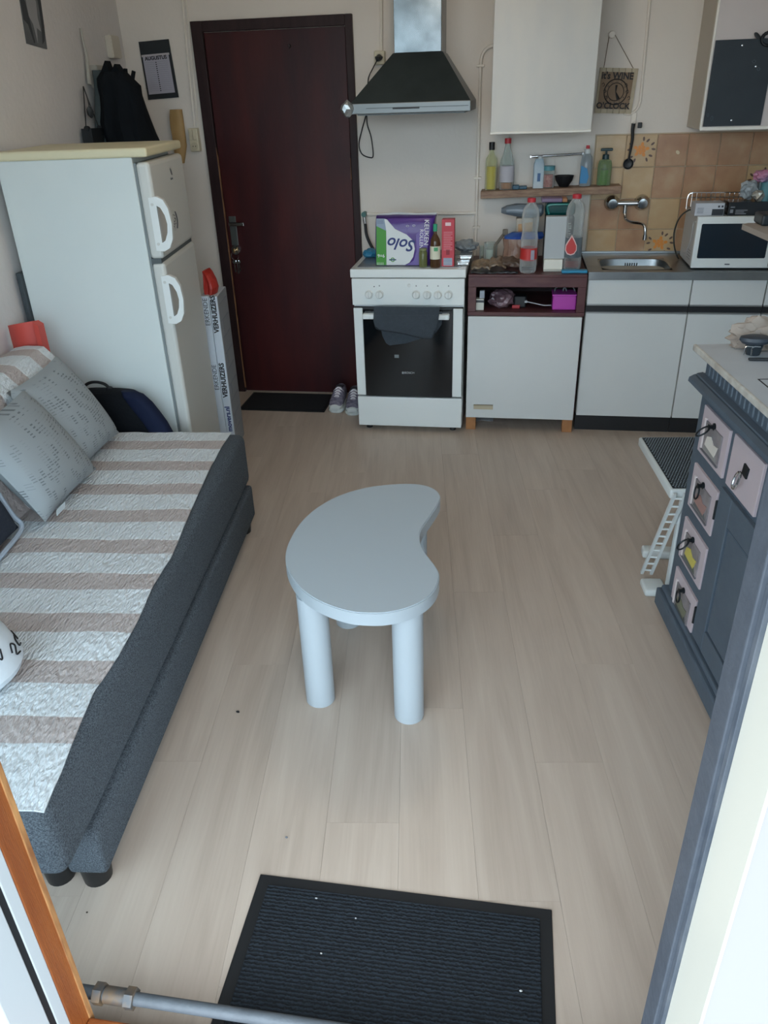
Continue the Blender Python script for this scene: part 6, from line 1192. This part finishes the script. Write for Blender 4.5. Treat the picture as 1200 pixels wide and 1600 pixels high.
q = DW(.175, .125, 0); b = bm_(); bx(b, q.x-.035, q.x+.035, q.y-.006, q.y+.006, ZD+.0006, ZD+.008, .003); one('black_pen', 'flat black pen lying in front of the grey case', 'pen', b, BLACK)
p = DW(.150, .205, 0)
bt = T('blue_can', 'blue printed tin standing on the dresser top', 'tin', (p.x, p.y, ZD)); b = bm_(); lathe(b, [(0, .0006), (.034, .0006), (.036, .004), (.036, .10), (.030, .108), (0, .108)], (p.x, p.y, ZD), n=24); part(bt, 'tin', b, M('petrol blue pack', '2F6580', .4), smooth=True)
for k in range(3): part(bt, 'print_mark', bx(bm_(), p.x-.024+.009*k, p.x-.018+.009*k, p.y-.0365+.003*(2-k)*.9, p.y-.028, ZD+.05, ZD+.085), WINK)
# ================================================================== FOLDING STOOL
TG = R(6); G0 = PZ(998, 682, .45); G1 = PZ(1048, 765, .45)
gl_ = (G1-G0).length; gang = math.atan2(G1.y-G0.y, G1.x-G0.x)
fs = T('folding_stool', 'white folding step stool with black dotted top beyond the dresser', 'stool', (G0.x, G0.y, 0), gang)      # local x towards the camera, y to the right
WST = M('white plastic', 'C9D0D0', .4)
SWD = .30
part(fs, 'top_rim', bx(bm_(), 0, gl_, 0, SWD, .412, .449, .008, 3), WST, w=False, smooth=True)
pd = part(fs, 'top_pad', bx(bm_(), .012, gl_-.010, .010, SWD-.010, .446, .4515, .002, 1), M('black pad', '1A2228', .7), w=False)
# raised dots of the pad as one part
bd = bm_()
for i in range(40):
    for k in range(27):
        x = .018+i*(gl_-.036)/39; y = .016+k*(SWD-.032)/26+(.005 if i % 2 else 0)
        if y > SWD-.013: continue
        vs = [bd.verts.new((x+dx*.0034, y+dy*.0034, .4528)) for dx, dy in ((-1, 0), (0, -1), (1, 0), (0, 1))]; bd.faces.new(vs)
        v2 = [bd.verts.new((x+dx*.0034, y+dy*.0034, .4505)) for dx, dy in ((-1, 0), (0, -1), (1, 0), (0, 1))]
        for j in range(4): bd.faces.new((vs[j], vs[(j+1) % 4], v2[(j+1) % 4], v2[j]))
dots = part(fs, 'pad_dots', bd, M('grey dots', '7A8890', .6), w=False); dots['kind'] = 'stuff'
def SB(nm, pts, r0, r1=None):
    b = bm_(); cyl(b, pts[0], pts[1], r0, r1, n=4); part(fs, nm, b, WST)
b = bm_(); bx(b, gl_-.045, gl_-.018, .050, .072, .028, .415, .004); part(fs, 'near_leg', b, WST, w=False)
b = bm_(); bx(b, gl_-.045, gl_-.012, SWD-.042, SWD-.012, .028, .415, .004); part(fs, 'near_leg', b, WST, w=False)
b = bm_(); bx(b, gl_-.04, gl_-.02, .042, SWD-.042, .30, .33, .003); part(fs, 'cross_bar', b, WST, w=False)
for y in (-.032, SWD-.05):
    b = bm_(); bx(b, gl_-.085, gl_+.005, y, y+.082, .0005, .03, .010, 3); part(fs, 'foot_pad', b, WST, w=False, smooth=True)
for y in (SWD-.06,):
    b = bm_(); bx(b, .03, .06, y, y+.03, .0005, .414, .004); part(fs, 'far_leg', b, WST, w=False)
# diagonal ladder-shaped stay and low foot bar
A_ = PY(1063, 772, G1.y-.02); B_ = PZ(1010, 896, .012); W2 = Vector((.032, -.014, .008))
for sgn in (-.5, .5): SB('stay_rail', (A_+W2*sgn, B_+W2*sgn), .0075)
for k in range(11):
    p = A_+(B_-A_)*(.05+k*.09); SB('rung', (p-W2*.5, p+W2*.5), .0045)
b = bm_(); p = PZ(1003, 872); q = PZ(1044, 872); bx(b, p.x, q.x+.04, p.y-.005, p.y+.05, .0005, .036, .010, 3); part(fs, 'foot_bar', b, WST, smooth=True)
